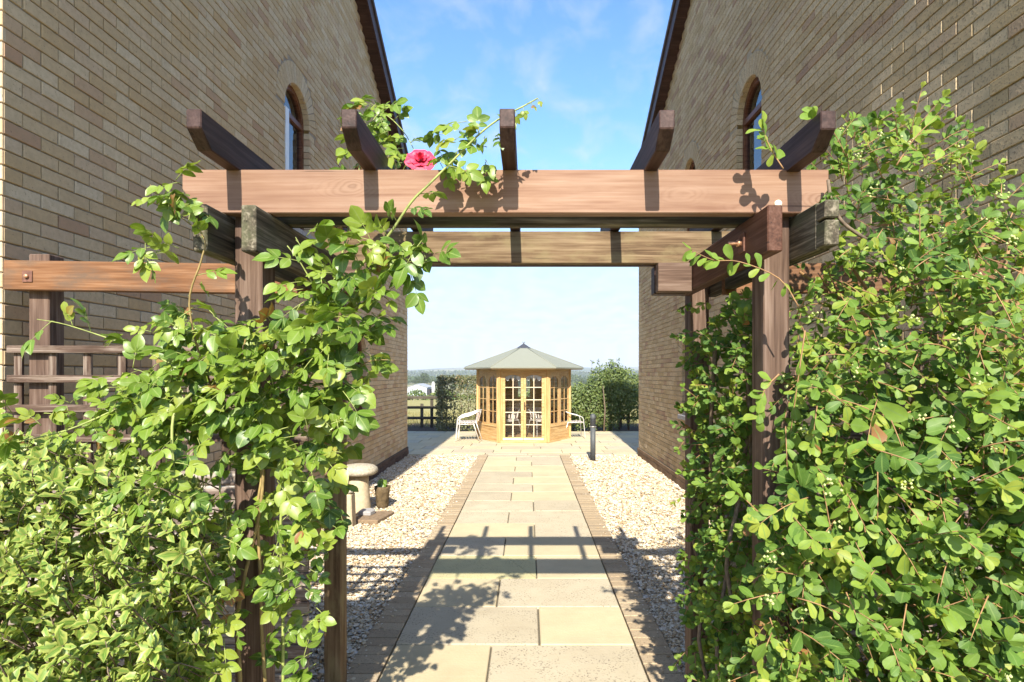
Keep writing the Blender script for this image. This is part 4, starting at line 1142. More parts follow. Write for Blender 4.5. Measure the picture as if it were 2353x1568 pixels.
for u, v in zip(uu, vv):
    Yf = 1.62 + 0.42 * max(0.0, min(1.0, (1050 - v) / 700)) + 0.22 * math.exp(-max(0, u - np.interp(v, [600, 1000, 1300, 1900], [1835, 1795, 1748, 1738])) / 60)
    Y = Yf + 0.14 * mnoise.noise(Vector((u / 110, v / 90, 7.7))) + 0.75 * g.random() ** 1.5
    if Y > 2.0 and u < 1830: Y = 1.98 + .05 * g.random()
    p_ = P(u, v, Y)
    d = (g.normal(0, .7), -.45 + g.normal(0, .45), -.15 + g.normal(0, .6))
    big = 1.0 if v > 900 else 0.85
    if v < 420: d = (g.normal(0, .5), -.2, .5)
    shoot(SL, stw, p_, d, g.uniform(.09, .17), int(g.integers(6, 10)), float(np.clip(g.lognormal(-2.98, .24), .028, .078)) * big, float(np.clip(g.beta(2.3, 2.1), 0, .95)))
for pts in ([(1835, 705), (1790, 640), (1700, 602), (1640, 598), (1590, 575)], [(1800, 388), (1770, 340), (1750, 290)], [(1880, 300), (1870, 280), (1865, 262)], [(1850, 760), (1830, 900), (1815, 1010)],
            [(2060, 380), (2100, 320), (2150, 270)], [(1790, 860), (1755, 900), (1745, 960)], [(1745, 1180), (1715, 1150), (1690, 1130)]):
    wp = smooth_path([P(u, v, 1.88) for u, v in pts], 4)
    stw.append((wp, [.003 - .002 * i / (len(wp) - 1) for i in range(len(wp))]))
    for i in range(2, len(wp)):
        t_ = (wp[i] - wp[i - 1]).normalized()
        for s_ in (-1, 1):
            if g.random() < .75: SL.add(wp[i], t_ * .8 + Vector((0, 0, s_ * .9)) + Vector(g.normal(0, .35, 3)), Vector(SUNV) + Vector(g.normal(0, .4, 3)), g.uniform(.035, .058), float(g.uniform(.45, .9)))
plant_foliage(shr, 'shrub', SL, M['shrub_leaf'])
# woody stems and bud clusters
for q in range(9):
    x0 = 1.02 + 1.1 * g.random(); pts = [(x0, 2.35 + .2 * g.random(), 0)]
    for k in range(1, 6): pts.append((float(np.clip(x0 + .16 * g.normal(), 1.03, 2.1)), 2.2 + .06 * g.normal(), .42 * k + .06 * g.normal()))
    tube('stem', smooth_path(pts, 4), [.014 - .0004 * i for i in range(21)], M['twig'], shr, 7)
for pts in ([(1905, 405, 2.0), (1915, 470, 1.96), (1960, 530, 1.94), (1985, 545, 1.95)], [(1700, 1130, 1.9), (2010, 1010, 1.72), (2060, 930, 1.72)]):
    pass
tube('stem', smooth_path([P(1903, 415, 1.99), P(1912, 470, 1.95), P(1940, 515, 1.93), P(1990, 550, 1.95)], 4), 0.006, M['bark'], shr, 7)
tw = obj_from('twigs', tubes_mesh('twigs', stw, M['twig'], 4)); under(tw, shr); tw['kind'] = 'stuff'
bv, bf = [], []
oct_ = np.array([(1, 0, 0), (0, 1, 0), (-1, 0, 0), (0, -1, 0), (0, 0, 1), (0, 0, -1)]); of = np.array([(0, 1, 4), (1, 2, 4), (2, 3, 4), (3, 0, 4), (1, 0, 5), (2, 1, 5), (3, 2, 5), (0, 3, 5)])
pa = np.array(SL.p); sel = pa[g.choice(len(pa), 240)]
for c in sel:
    for q in range(int(g.integers(5, 11))):
        bf.append(of + len(bv) * 6); bv.append(oct_ * g.uniform(.0042, .0064) + c + np.array([0, -.03, 0]) + g.normal(0, .011, 3))
bo = obj_from('bud_clusters', np_mesh('bud_clusters', np.concatenate(bv), np.concatenate(bf), M['bud'], smooth=True)); under(bo, shr); bo['kind'] = 'stuff'

# ---- smaller shrub on the inner side of the right posts
g = np.random.default_rng(51)
inn = thing('side_shrub', 'narrow leafy shrub growing between the two right hand posts', 'shrub', (0.95, 2.6, 0))
IL = Leaves(); itw = []
for q in range(620):
    z = g.uniform(0.02, 2.05); Y = g.uniform(2.22, 2.98); x = 0.80 + .22 * g.random() ** .8 - (.06 if g.random() < .15 else 0)
    if z > 1.9 and g.random() < .5: continue
    shoot(IL, itw, (x, Y, z), (-.6 + g.normal(0, .4), -.55 + g.normal(0, .4), .1 + g.normal(0, .5)), g.uniform(.06, .13), int(g.integers(6, 9)), g.uniform(.038, .054), float(np.clip(g.beta(2, 2.2), 0, .95)))
plant_foliage(inn, 'shrub', IL, M['shrub_leaf'])
tw = obj_from('twigs', tubes_mesh('twigs', itw, M['twig'], 4)); under(tw, inn); tw['kind'] = 'stuff'
for q in range(4):
    pts = [(.93, 2.35 + .17 * q, 0)] + [(.90 + .05 * g.normal(), 2.35 + .17 * q + .05 * g.normal(), .45 * k) for k in range(1, 5)]
    tube('stem', smooth_path(pts, 4), .009, M['bark'], inn, 6)
# ------------------------------------------------------------------ summerhouse, a six sided timber cabin
HS = 1.235; HCX, HCY = -0.105, 14.40 + HS * math.sqrt(3) / 2
WT = 1.865                                                   # wall top
sh = thing('summerhouse', 'six sided honey pine summerhouse with glazed double doors and grey felt roof', 'summerhouse', (HCX, HCY, 0))
corner = [Vector((HCX + HS * math.cos(R(60 * k)), HCY + HS * math.sin(R(60 * k)), 0)) for k in range(6)]
def side_xf(a, b):
    d = (b - a).normalized(); n = Vector((d.y, -d.x, 0))     # outward normal
    return Matrix(((d.x, -n.x, 0, a.x), (d.y, -n.y, 0, a.y), (0, 0, 1, 0), (0, 0, 0, 1)))   # x along, y inward, z up
def bp(name, x0, x1, y0, y1, z0, z1, mat, parent, xf, axis=None, bev=0.003):
    o = board(name, (x0, y0, z0), (x1, y1, z1), mat, None, axis, bev, xf)
    if parent is sh: under(o, sh)
    elif parent is not None: o.parent = parent
    return o
def pane_grid(xf, x0, x1, z0, z1, rows, arch, fname, parent, barmat, y0=0.012, stile=0.062, bot=0.10, top=0.09):
    """a glazed leaf: stiles, rails, arched head, bars and panes; returns the leaf"""
    fr = mesh_obj(fname, [], [], M['pine'])
    V, F = [], []
    def bx(a0, a1, b0, b1, c0, c1):
        k = len(V)
        V.extend([(a0, b0, c0), (a1, b0, c0), (a1, b1, c0), (a0, b1, c0), (a0, b0, c1), (a1, b0, c1), (a1, b1, c1), (a0, b1, c1)])
        F.extend([tuple(k + i for i in f) for f in ((0, 3, 2, 1), (4, 5, 6, 7), (0, 1, 5, 4), (1, 2, 6, 5), (2, 3, 7, 6), (3, 0, 4, 7))])
    t = 0.034
    bx(x0, x0 + stile, y0, y0 + t, z0, z1); bx(x1 - stile, x1, y0, y0 + t, z0, z1)
    bx(x0 + stile, x1 - stile, y0 + .001, y0 + t - .001, z0, z0 + bot)
    px0, px1 = x0 + stile, x1 - stile; zt = z1 - top; w = (px1 - px0)
    # arched head rail
    n = 10; up = []
    for i in range(n + 1):
        f = i / n; up.append((px0 + w * f, zt - arch * (2 * f - 1) ** 2))
    k = len(V)
    for x, z in up: V.extend([(x, y0 + .001, z), (x, y0 + .001, z1), (x, y0 + t - .001, z), (x, y0 + t - .001, z1)])
    for i in range(n):
        b = k + i * 4; F.extend([(b, b + 4, b + 5, b + 1), (b + 2, b + 3, b + 7, b + 6), (b, b + 2, b + 6, b + 4)])
    fr.data.from_pydata([tuple(xf @ Vector(v)) for v in V], [], F); fr.data.update()
    if parent is sh: under(fr, sh)
    zb = z0 + bot; hz = (zt - zb) / rows
    bw = 0.020
    bar = bp('glazing_bar', (px0 + px1) / 2 - bw / 2, (px0 + px1) / 2 + bw / 2, y0 + .004, y0 + .028, zb, zt - .004, barmat, fr, xf, 'Z', .002)
    for r in range(1, rows):
        bp('glazing_bar', px0, px1, y0 + .002, y0 + .026, zb + hz * r - bw / 2, zb + hz * r + bw / 2, barmat, fr, xf, 'X', .002)
    for c in range(2):
        for r in range(rows):
            a0, a1 = px0 + w / 2 * c, px0 + w / 2 * (c + 1); q0, q1 = zb + hz * r, zb + hz * (r + 1)
            tilt = random.uniform(-.003, .003)
            o = mesh_obj('pane', [xf @ Vector(p) for p in ((a0, y0 + .016 + tilt, q0), (a1, y0 + .016, q0), (a1, y0 + .016 - tilt, q1), (a0, y0 + .016, q1))], [(0, 1, 2, 3)], M['glass'])
            o.parent = fr
    return fr
def cladding(xf, x0, x1, z0, z1, parent, y0=0.006, pitch=0.088):
    n = max(1, round((z1 - z0) / pitch)); h = (z1 - z0) / n
    for i in range(n): bp('board', x0, x1, y0 + random.uniform(-.001, .001), y0 + .022, z0 + i * h + .0015, z0 + (i + 1) * h - .0015, M['pine'], parent, xf, 'X', .005)
for k in range(6):
    a, b = corner[k], corner[(k + 1) % 6]; xf = side_xf(a, b); L_ = HS
    bp('base_rail', 0.0, L_, -0.012, 0.06, 0.0, 0.055, M['pine'], sh, xf, 'X')
    bp('header', 0.05, L_ - 0.05, 0.0, 0.05, WT - 0.115, WT, M['pine'], sh, xf, 'X')
    if k == 4:                                                # front: double doors
        bp('door_frame', 0.045, 0.105, -.004, .05, .055, WT - .115, M['pine'], sh, xf, 'Z'); bp('door_frame', L_ - .105, L_ - .045, -.004, .05, .055, WT - .115, M['pine'], sh, xf, 'Z')
        mid = L_ / 2
        for q, (x0, x1) in enumerate(((0.107, mid - .002), (mid + .002, L_ - .107))):
            d = pane_grid(xf, x0, x1, .06, WT - .12, 5, .05, 'door', sh, M['pine_pale'], .006, .060, .075, .075)
            bp('kickboard', x0 + .004, x1 - .004, .001, .007, .062, .118, M['pine_pale'], d, xf, 'X')
            # white lace pelmet behind the top panes
            V, F = [], []; px0, px1 = x0 + .05, x1 - .05; n = 36
            for i in range(n + 1):
                f = i / n; x = px0 + (px1 - px0) * f; s_ = abs(math.sin(f * math.pi * 3)) ** .6
                V += [xf @ Vector((x, .07 + .006 * math.sin(f * 50), WT - .17)), xf @ Vector((x, .07 + .006 * math.sin(f * 50 + .5), WT - .25 - .085 * s_))]
            F = [(i * 2, i * 2 + 1, i * 2 + 3, i * 2 + 2) for i in range(n)]
            mesh_obj('pelmet', V, F, M['lace'], sh, True)
            if q == 1:
                hp = bp('handle_plate', mid + .018, mid + .044, -.002, .006, .80, 1.00, M['black_iron'], d, xf, 'Z', .002)
                h1 = tube('handle', [xf @ Vector((mid + .031, -.002, .93)), xf @ Vector((mid + .031, -.045, .93)), xf @ Vector((mid + .05, -.05, .93)), xf @ Vector((mid + .14, -.05, .925))], .007, M['black_iron'], None, 6); h1.parent = d
    elif k in (3, 5):                                         # slanting front sides: low boards, two windows
        cladding(xf, .045, L_ - .045, .055, .375, sh)
        bp('sill_rail', .04, L_ - .04, -.008, .055, .375, .41, M['pine'], sh, xf, 'X')
        for x0, x1 in ((.055, L_ / 2 - .004), (L_ / 2 + .004, L_ - .055)):
            pane_grid(xf, x0, x1, .41, WT - .118, 4, .09, 'window', sh, M['pine'], .008, .075, .05, .10)
    else:
        if k == 1:
            cladding(xf, .045, L_ - .045, .055, 1.02, sh); cladding(xf, .045, L_ - .045, 1.58, WT - .115, sh)
            cladding(xf, .045, .42, 1.02, 1.58, sh); cladding(xf, L_ - .42, L_ - .045, 1.02, 1.58, sh)
            pane_grid(xf, .42, L_ - .42, 1.02, 1.58, 2, .0, 'window', sh, M['pine'], .008, .03, .03, .03)
        else: cladding(xf, .045, L_ - .045, .055, WT - .115, sh)
    # corner post
    V = []; c = corner[k]; out = (c - Vector((HCX, HCY, 0))).normalized(); sd = Vector((-out.y, out.x, 0))
    m = Matrix(((sd.x, out.x, 0, c.x), (sd.y, out.y, 0, c.y), (0, 0, 1, 0), (0, 0, 0, 1)))
    board('corner_post', (-.052, -.075, 0), (.052, .012, WT + .01), M['pine'], sh, 'Z', .01, m)
mesh_obj('floor', [tuple(c + (Vector((HCX, HCY, 0)) - c) * .02 + Vector((0, 0, .05))) for c in corner], [tuple(range(6))], M['floor_boards'], sh)
EV, AP = 1.86, 2.385
RO = 1.585
for k in range(6):
    a0, a1 = R(60 * k), R(60 * (k + 1)); r1 = 0.16
    def rp(an, r, dz=0): 
        f = (RO - r) / (RO - 0); return (HCX + r * math.cos(an), HCY + r * math.sin(an), EV + (2.44 - EV) * f + dz)
    V = [rp(a0, RO), rp(a1, RO), rp(a1, r1), rp(a0, r1), rp(a0, RO, -.03), rp(a1, RO, -.03), rp(a1, r1, -.03), rp(a0, r1, -.03)]
    mesh_obj('roof_panel', V, [(0, 1, 2, 3), (7, 6, 5, 4), (0, 4, 5, 1)], M['felt'], sh)
    # timber fascia tucked below the felt edge
    V = [rp(a0, RO - .03, -.035), rp(a1, RO - .03, -.035), rp(a1, RO - .03, -.075), rp(a0, RO - .03, -.075), rp(a0, RO - .06, -.075), rp(a1, RO - .06, -.075), rp(a1, RO - .06, -.035), rp(a0, RO - .06, -.035)]
    V = [(x, y, z + .012) for x, y, z in V]
    mesh_obj('fascia', V, [(3, 2, 1, 0), (4, 5, 2, 3)[::-1], (7, 6, 5, 4)], M['pine'], sh)
    V = [rp(a0, RO - .02, .004), rp(a0, r1 - .05, .004)]
    tube('hip_strip', [Vector(v) for v in V], .012, M['felt'], sh, 6)
cp = [(HCX + .20 * math.cos(R(60 * k)), HCY + .20 * math.sin(R(60 * k)), 2.372) for k in range(6)]
mesh_obj('roof_cap', cp + [(HCX, HCY, 2.505)], [(k, (k + 1) % 6, 6) for k in range(6)] + [tuple(range(6))[::-1]], M['cap'], sh)
for s_ in (-1, 1): tube('finial', [(HCX - s_ * .02, HCY, 2.48), (HCX + s_ * .035, HCY, 2.545)], .007, M['cap'], sh, 6)

# ------------------------------------------------------------------ aluminium chairs
def make_chair(label, loc, rz, group):
    t = thing('patio_chair', label, 'chair', loc, group, R(rz))
    def tm(name, lists, mat, sides=6):
        o = bpy.data.objects.new(name, tubes_mesh(name, lists, mat, sides)); link(o); o.parent = t; return o
    r = .0105
    for s_ in (-1, 1):
        x = .26 * s_
        # each side: front leg rising into the arm, curving back to the backrest
        path = smooth_path([(x * 1.08, -.28, 0), (x * 1.03, -.245, .40), (x * 1.03, -.225, .53), (x * 1.03, -.15, .59), (x * 1.0, .06, .645), (x * .93, .24, .715)], 5)
        tm('side_frame', [(path, r)], M['alu'])
        tm('rear_leg', [([(x * 1.02, .31, 0), (x * .9, .16, .43), (x * .8, .13, .43)], r)], M['alu'])
    tm('seat_frame', [([(-.24, -.23, .425), (.24, -.23, .425)], r), ([(-.22, .19, .42), (.22, .19, .42)], r), ([(-.24, -.23, .425), (-.22, .19, .42)], r), ([(.24, -.23, .425), (.22, .19, .42)], r)], M['alu'])
    for q in range(6):
        y = -.20 + q * .072
        o = board('slat', (-.225, y - .027, .433), (.225, y + .027, .443), M['seat_slat'], None, 'X', .003); o.parent = t
    back = smooth_path([(-.245, .235, .715), (-.14, .30, .725), (0, .325, .728), (.14, .30, .725), (.245, .235, .715)], 4)
    tm('back_rail', [(back, r)], M['alu']); tm('back_rail', [([(-.2, .19, .46), (0, .23, .46), (.2, .19, .46)], .008)], M['alu'])
    for q in range(5):
        x = -.16 + q * .08; o = board('back_slat', (x - .022, .218, .45), (x + .022, .228, .715), M['seat_slat'], None, 'Z', .003)
        o.matrix_basis = Matrix.Translation((0, .225, .45)) @ Matrix.Rotation(R(-16), 4, 'X') @ Matrix.Translation((0, -.225, -.45)) @ o.matrix_basis; o.parent = t
    return t
M['seat_slat'] = plain('pale_pinkish_slat', (0.60, 0.50, 0.44), 0.5, 0.1, 20, 0.12)
ch_y = 14.98
make_chair('lower aluminium chair of the stacked pair left of the summerhouse', (-1.56, ch_y, 0.0), -82, 'aluminium patio chairs')
make_chair('upper aluminium chair of the stacked pair left of the summerhouse', (-1.50, ch_y + .03, 0.045), -82, 'aluminium patio chairs')
make_chair('aluminium chair half hidden right of the summerhouse', (1.20, 15.55, 0.0), 95, 'aluminium patio chairs')
make_chair('aluminium chair inside the summerhouse behind the left door', (HCX - .42, HCY - .05, 0.05), -25, 'aluminium patio chairs')
make_chair('aluminium chair inside the summerhouse behind the right door', (HCX + .45, HCY - .05, 0.05), 30, 'aluminium patio chairs')

# ------------------------------------------------------------------ bollard light
bx_, by_ = 1.285, 11.53
bo = thing('bollard_light', 'dark grey round topped bollard light standing in the right gravel', 'bollard', (bx_, by_, 0))
lathe('post', [(.052, -.03), (.052, .64)], M['bollard'], bo, 28, (bx_, by_, 0))
lathe('collar', [(.056, .64), (.060, .645), (.060, .66), (.056, .665)], M['steel'], bo, 28, (bx_, by_, 0))
lathe('lamp_head', [(.050, .665), (.052, .67), (.054, .80), (.052, .805)], M['bollard_head'], bo, 28, (bx_, by_, 0))
lathe('dome', [(.057, .805), (.058, .83), (.054, .86), (.043, .888), (.026, .905), (.006, .912)], M['bollard'], bo, 28, (bx_, by_, 0))
for k in range(8):
    an = k * math.pi / 4
    tube('stud', [(bx_ + .058 * math.cos(an), by_ + .058 * math.sin(an), .652), (bx_ + .066 * math.cos(an), by_ + .066 * math.sin(an), .652)], .005, M['steel'], bo, 6)

# ------------------------------------------------------------------ staddle stones and pieces at the left wall
sx, sy = -2.08, 7.20
st = thing('staddle_stone', 'mushroom shaped limestone staddle stone on the left gravel', 'staddle stone', (sx, sy, 0))
lathe('stem', [(.150, -.03), (.148, .02), (.135, .18), (.118, .36), (.112, .455)], M['stone'], st, 24, (sx, sy, 0), .05)
lathe('cap', [(.10, .452), (.20, .455), (.225, .475), (.232, .50), (.222, .535), (.18, .562), (.10, .575), (.01, .578)], M['stone_top'], st, 32, (sx, sy, 0), .05)
s2 = thing('pedestal_stone', 'tapered pale stone stem in front of the mushroom stone', 'stone', (-2.0, 6.50, 0))
prism('block', [(-.10, -.03), (.075, -.03), (.062, .36), (-.085, .37)], .16, M['stone'], s2, Matrix.Translation((-2.0, 6.50, 0)), .012)
lathe('knob', [(.05, .36), (.085, .375), (.085, .40), (.03, .415)], M['stone_top'], s2, 16, (-2.01, 6.50, 0), .05)
fs = thing('flat_stone', 'flat brown stone slab lying on the gravel by the staddle stone', 'stone', (-1.80, 6.85, 0))
prism('slab', [(-.17, -.22), (.10, -.24), (.19, .20), (.02, .22), (-.12, .18)], .05, M['slabstone'], fs, Matrix.Translation((-1.80, 6.87, 0.005)) @ Matrix.Rotation(R(-90), 4, 'X'), .008)
f2 = prism('stone_fragment', [(-.09, -.07), (.06, -.09), (.09, .03), (.02, .10), (-.08, .06)], .05, M['sill'], None, Matrix.Translation((-1.90, 6.93, 0.053)) @ Matrix.Rotation(R(-88), 4, 'X'), .008)
tag(f2, 'small grey stone fragment resting on the flat brown slab', 'stone')
pt = thing('garden_pot', 'small mossy brown pot tucked behind the staddle stone', 'pot', (-1.85, 7.45, 0))
lathe('pot_body', [(.07, -.02), (.075, .02), (.095, .20), (.105, .26), (.09, .262), (.085, .22), (.01, .21)], M['pot'], pt, 18, (-1.85, 7.45, 0), .08)
V, F, U = TPL['rose'][1]
for q, (dx, an) in enumerate(((.05, 40), (-.03, 120), (.0, 80))):
    m = Matrix.Translation((-1.85 + dx, 7.43, .22)) @ Matrix.Rotation(R(an - 90), 4, 'Y') @ Matrix.Rotation(R(70), 4, 'X')
    o = obj_from('leaf', leaf_variant('rose', q, 0.4, M['rose_leaf'])); o.matrix_basis = m @ Matrix.Scale(.15, 4); under(o, pt)

# ------------------------------------------------------------------ hedges by the patio
def hedge_leaves(sampler, n, size, g, out=.6):
    p, nr = sampler(n); m = len(p)
    nrm = unit(nr * out + g.normal(0, .55, (m, 3)) + np.array([0, -.25, .25])); a = unit(np.cross(nrm, g.normal(0, 1, (m, 3))) + np.array([0, 0, -.25]))
    a = unit(a - nrm * (a * nrm).sum(1, keepdims=True))
    return p, a, nrm, size * g.uniform(.7, 1.25, m), np.clip(g.beta(2, 2, m), 0, .97)
g = np.random.default_rng(61)
def box_sampler(x0, x1, y0, y1, z1, depth, g):
    def f(n):
        P_, N_ = [], []
        faces = [((x1 - x0) * z1, 0), ((y1 - y0) * z1, 1), ((y1 - y0) * z1, 2), ((x1 - x0) * (y1 - y0), 3)]
        tot = sum(q[0] for q in faces)
        for ar, k in faces:
            c = int(n * ar / tot); d = depth * g.random(c) ** 1.3 + .03 * np.sin(g.random(c) * 6)
            xx, yy, zz = g.uniform(x0, x1, c), g.uniform(y0, y1, c), z1 * g.random(c)
            if k == 0: P_.append(np.stack([xx, y0 + d, zz], 1)); N_.append(np.tile([0, -1, .15], (c, 1)))
            elif k == 1: P_.append(np.stack([x0 + d, yy, zz], 1)); N_.append(np.tile([-1, 0, .15], (c, 1)))
            elif k == 2: P_.append(np.stack([x1 - d, yy, zz], 1)); N_.append(np.tile([1, 0, .15], (c, 1)))
            else: P_.append(np.stack([xx, yy, z1 - d], 1)); N_.append(np.tile([0, 0, 1.], (c, 1)))
        p = np.concatenate(P_); 
        r = .10; ex = np.maximum(0, p[:, 2] - (z1 - r))                    # rounded clipped shoulders
        p[:, 0] = np.clip(p[:, 0], x0 + ex * .7, x1 - ex * .7); p[:, 1] = np.maximum(p[:, 1], y0 + ex * .7)
        return p, np.concatenate(N_)
    return f
hd = thing('beech_hedge', 'clipped box shaped copper green beech hedge left of the summerhouse', 'hedge', (-1.9, 17.95, 0))
arr = hedge_leaves(box_sampler(-2.74, -1.05, 17.45, 18.5, 1.63, .22, g), 9000, .062, g)
o = obj_from('foliage', merged_leaves('foliage', [LOW[i] for i in range(6)], *arr, M['hedge_leaf'])); under(o, hd); o['kind'] = 'stuff'
for q in range(7):
    x = -2.5 + q * .22; tube('stem', [(x, 17.95, -.02), (x + .03, 17.9, .7), (x - .05, 18.0, 1.4)], [.02, .014, .006], M['bark'], hd, 6)
def blob_bush(name, label, cat, blobs, n, size, seed, mat, stems):
    g = np.random.default_rng(seed); c0 = blobs[0]
    root = thing(name, label, cat, (c0[0], c0[1], 0))
    P_, N_ = [], []; tot = sum(b[3] * b[5] + b[3] * b[4] for b in blobs)
    for x, y, z, rx, ry, rz in blobs:
        c = int(n * (rx * rz + rx * ry) / tot); d = unit(g.normal(0, 1, (c, 3))); rad = g.random((c, 1)) ** .35 * (1 + .12 * np.sin(d[:, :1] * 7 + seed) * np.cos(d[:, 2:] * 6))
        P_.append(np.array([x, y, z]) + d * rad * np.array([rx, ry, rz])); N_.append(d)
    p = np.concatenate(P_); nn = np.concatenate(N_); k = p[:, 2] > .0; p, nn = p[k], nn[k]
    arr = hedge_leaves(lambda _: (p, nn), 0, size, g, .7)
    o = obj_from('foliage', merged_leaves('foliage', LOW, *arr, mat)); under(o, root); o['kind'] = 'stuff'
    for sx_, sy_, h in stems:
        tube('stem', [(sx_, sy_, -.03), (sx_ + .03, sy_ - .02, h * .5), (sx_ - .03, sy_, h)], [.03, .022, .01], M['bark'], root, 6)
    return root
blob_bush('mixed_hedge', 'loose light green mixed hedge right of the summerhouse', 'hedge', [(1.50, 17.75, .62, .62, .5, .66), (1.15, 17.9, .8, .5, .45, .62), (1.95, 17.7, .75, .55, .5, .75), (2.15, 17.75, 1.25, .42, .45, .65), (1.6, 18.0, 1.05, .5, .4, .42)], 8500, .075, 71, M['bush_leaf'], [(1.3, 17.8, 1.0), (1.9, 17.75, 1.2), (2.25, 17.28, 1.35)])
blob_bush('tall_shrub', 'tall dark green shrub beside the far corner of the right building', 'shrub', [(2.75, 17.9, 1.15, .62, .55, .85), (2.6, 17.85, 1.55, .5, .5, .55), (3.2, 18.0, 1.0, .6, .55, .85), (2.5, 17.8, .55, .4, .4, .6)], 9000, .075, 72, M['bush_leaf'], [(2.5, 17.8, 1.6), (2.8, 17.9, 1.5), (3.1, 18.0, 1.3)])
g = np.random.default_rng(73)                                  # thin sprays above both
for nm, lab, xs_, ztop in (('sapling', 'thin leafy sapling spray rising from the mixed hedge', (1.98, 2.12), 2.12), ('sapling', 'thin leafy sapling spray rising above the tall dark shrub', (2.5, 2.75), 2.18)):
    rt = thing(nm, lab, 'sapling', (xs_[0], 17.8, 0)); LP = Leaves()
    for x in xs_:
        tube('stem', [(x, 17.8, 0), (x + .02, 17.8, 1.2), (x + g.normal(0, .04), 17.78, ztop)], [.012, .008, .003], M['bark'], rt, 5)
        for q in range(26):
            f = g.random(); LP.add(Vector((x + g.normal(0, .05), 17.78 + g.normal(0, .05), 1.6 + (ztop - 1.6) * f)), Vector(g.normal(0, 1, 3)), Vector(g.normal(0, 1, 3)), .07, float(g.random() * .6))
    o = obj_from('foliage', merged_leaves('foliage', LOW, *LP.arrays(), M['bush_leaf'])); under(o, rt); o['kind'] = 'stuff'

# ------------------------------------------------------------------ post and rail fences
def rail_fence(label, x0, x1, y, posts):
    rt = thing('rail_fence', label, 'fence', ((x0 + x1) / 2, y, 0))
    for z in (.94, .62, .28):
        board('rail', (x0, y - .06, z - .045), (x1, y - .02, z + .045), M['fence_wood'], rt, 'X', .008)
    for x in posts: board('post', (x - .045, y - .018, -.1), (x + .045, y + .06, 1.0 if x != posts[0] else .74), M['fence_wood'], rt, 'Z', .006)
rail_fence('dark three rail field fence left of the beech hedge', -8.0, -2.45, 18.9, (-3.42, -3.1, -5.2, -7.2))
rail_fence('dark three rail field fence behind the tall shrub on the right', 1.2, 8.0, 18.9, (3.0, 3.25, 5.2, 7.2))
# ------------------------------------------------------------------ meadow grass by the fence and everything beyond
g = np.random.default_rng(81)
n = 9000
px = g.uniform(-9, 9, n); py = 19.1 + 14 * g.random(n) ** 1.6
pz = terrain(px, py)
hgt = g.uniform(.15, .5, n) * np.where(py < 20.2, 1.0, .7)
ax = unit(np.stack([g.normal(0, .25, n), g.normal(0, .25, n), np.ones(n)], 1)); nr = unit(np.stack([g.normal(0, 1, n), -np.ones(n), np.zeros(n)], 1)); nr = unit(nr - ax * (nr * ax).sum(1, keepdims=True))
xx = np.cross(ax, nr); w = .006 + .004 * g.random(n)
b0 = np.stack([px, py, pz], 1)
Vv = np.stack([b0 - xx * w[:, None], b0 + xx * w[:, None], b0 + ax * hgt[:, None]], 1).reshape(-1, 3)
me = np_mesh('meadow_grass', Vv, np.arange(3 * n).reshape(-1, 3), M['grass'], np.repeat(g.random(n), 3), np.tile([(0., 0.), (1., 0.), (.5, 1.)], (n, 1)))
tag(obj_from('meadow_grass', me), 'tall dry meadow grass behind the field fence', 'grass', None, 'stuff')

def crown_mesh(seed, w, h, n, leaf):
    g = np.random.default_rng(seed); P_, N_ = [], []
    lumps = 9
    for q in range(lumps):
        c = np.array([g.normal(0, .30) * w, g.normal(0, .30) * w, h * (.30 + .5 * g.random())]); r = np.array([w * .26, w * .26, h * .20]) * g.uniform(.7, 1.25)
        d = unit(g.normal(0, 1, (n // lumps, 3))); P_.append(c + d * r * (g.random((n // lumps, 1)) ** .3)); N_.append(d)
    p, nn = np.concatenate(P_), np.concatenate(N_); m = len(p)
    nrm = unit(nn + g.normal(0, .4, (m, 3))); a = unit(np.cross(nrm, g.normal(0, 1, (m, 3))))
    return merged_leaves('crown', LOW, p, a, nrm, leaf * g.uniform(.6, 1.4, m), g.random(m), M['tree_leaf'])
crowns = [crown_mesh(90 + k, w, h, 1300, .9) for k, (w, h) in enumerate(((9, 9), (7, 10), (11, 8), (8, 11)))]
trunk_me = tubes_mesh('trunk', [([(0, 0, -.5), (.1, 0, 2.5), (0, .1, 5)], [.35, .28, .12])], M['bark'], 7)
g = np.random.default_rng(82)
def far_tree(x, y, k, s, label, group):
    t = thing('field_tree', label, 'tree', (x, y, float(terrain(np.array(x), np.array(y)))), group, g.uniform(0, 6))
    for nm, me in (('crown', crowns[k]), ('trunk', trunk_me)):
        o = bpy.data.objects.new(nm, me); link(o); o.parent = t; o.scale = (s, s, s)
for q in range(34):
    y = g.uniform(330, 620); x = g.uniform(-.24, .22) * y
    if abs(x + .19 * y) < 12 and y < 360: continue
    far_tree(x, y, int(g.integers(0, 4)), g.uniform(.7, 1.15), 'rounded tree standing in the hazy far tree line', 'trees in the far tree line')
# hedgerow nearer by, and woodland far off: masses nobody could count
def leaf_mass(name, label, cat, xr, yr, zr, n, leaf, seed, mat):
    g = np.random.default_rng(seed); x = g.uniform(*xr, n); y = g.uniform(*yr, n)
    bump_ = .55 + .45 * np.sin(x * .9 / (zr * .6) + np.sin(x * .31 / zr * 2) * 2)
    z = terrain(x, y) + zr * (.3 + .7 * bump_) * g.random(n) ** .6; p = np.stack([x, y, z], 1)
    nrm = unit(g.normal(0, 1, (n, 3)) + np.array([0, -.5, .6])); a = unit(np.cross(nrm, g.normal(0, 1, (n, 3))))
    o = obj_from(name, merged_leaves(name, LOW, p, a, nrm, leaf * g.uniform(.6, 1.4, n), g.random(n), mat)); return tag(o, label, cat, None, 'stuff')
leaf_mass('hedgerow', 'bushy green hedgerow along the far side of the meadow', 'hedgerow', (-32, 32), (108, 112), 1.9, 6500, .5, 5, M['bush_leaf'])
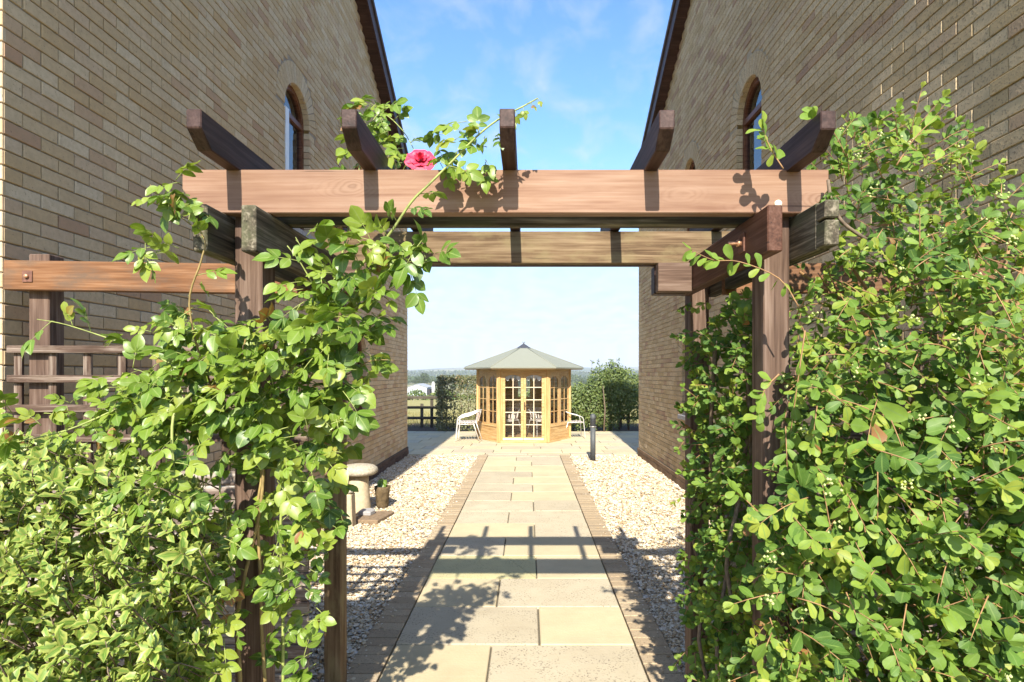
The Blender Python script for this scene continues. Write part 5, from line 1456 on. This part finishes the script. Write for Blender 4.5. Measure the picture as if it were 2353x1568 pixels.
leaf_mass('woodland', 'hazy woodland spread over the valley', 'woodland', (-330, 330), (680, 900), 9.0, 16000, 3.0, 6, M['tree_leaf'])
leaf_mass('woodland', 'dim woodland belt at the foot of the hills', 'woodland', (-900, 900), (1800, 2300), 14.0, 12000, 8.0, 7, M['tree_leaf'])

# pale barn with a silo
by = 270.0; bz = float(terrain(np.array(-52.0), np.array(by))); bxc = -50.5
barn = thing('barn', 'pale grey gabled farm barn beyond the meadow', 'barn', (bxc, by, bz))
def wbox(name, x0, x1, y0, y1, z0, z1, mat, root): return board(name, (x0, y0, z0), (x1, y1, z1), mat, root, 'X', .02)
wbox('wall', bxc - 5.5, bxc + 4.0, by, by + 18, bz - .5, bz + 4.3, M['barn_wall'], barn)
prism('gable', [(-4.75, 0), (4.75, 0), (0, 1.5)], .3, M['barn_wall'], barn, Matrix.Translation((bxc - .75, by + .16, bz + 4.3)), 0)
for s_ in (-1, 1):
    V = [(bxc - .75, by - .3, bz + 5.95), (bxc - .75, by + 18.3, bz + 5.95), (bxc - .75 + s_ * 5.1, by + 18.3, bz + 4.3), (bxc - .75 + s_ * 5.1, by - .3, bz + 4.3)]
    mesh_obj('roof', V + [(x, y, z - .15) for x, y, z in V], [(0, 1, 2, 3), (7, 6, 5, 4), (0, 3, 7, 4), (2, 6, 7, 3), (1, 5, 6, 2), (0, 4, 5, 1)], M['barn_roof'], barn)
wbox('door', bxc + 4.2, bxc + 5.4, by + .5, by + 10, bz - .5, bz + 3.4, M['dark_room'], barn)
so = thing('silo', 'cream silo tower beside the pale barn', 'silo', (bxc + 6.6, by + 2, bz))
lathe('tower', [(.75, -.5), (.75, 6.2)], M['silo'], so, 16, (bxc + 6.6, by + 2, bz)); lathe('dome', [(.8, 6.2), (.6, 6.7), (.1, 6.95)], M['silo'], so, 16, (bxc + 6.6, by + 2, bz))

# ------------------------------------------------------------------ the hazy air
hz = mesh_obj('haze', [(x, y, z) for z in (-14.0, 135.0) for x, y in ((-5600, -75), (5600, -75), (5600, 7700), (-5600, 7700))],
              [(0, 3, 2, 1), (4, 5, 6, 7), (0, 1, 5, 4), (1, 2, 6, 5), (2, 3, 7, 6), (3, 0, 4, 7)], None)
hm = bpy.data.materials.new('thin_summer_haze'); hm.use_nodes = True
for nd in list(hm.node_tree.nodes):
    if nd.type != 'OUTPUT_MATERIAL': hm.node_tree.nodes.remove(nd)
pv = hm.node_tree.nodes.new('ShaderNodeVolumePrincipled'); pv.inputs['Color'].default_value = (0.86, 0.92, 1.0, 1); pv.inputs['Density'].default_value = 0.00022
hm.node_tree.links.new(pv.outputs[0], hm.node_tree.nodes['Material Output'].inputs['Volume'])
hz.data.materials.append(hm)
tag(hz, 'thin pale summer haze over the valley', 'haze', None, 'stuff')
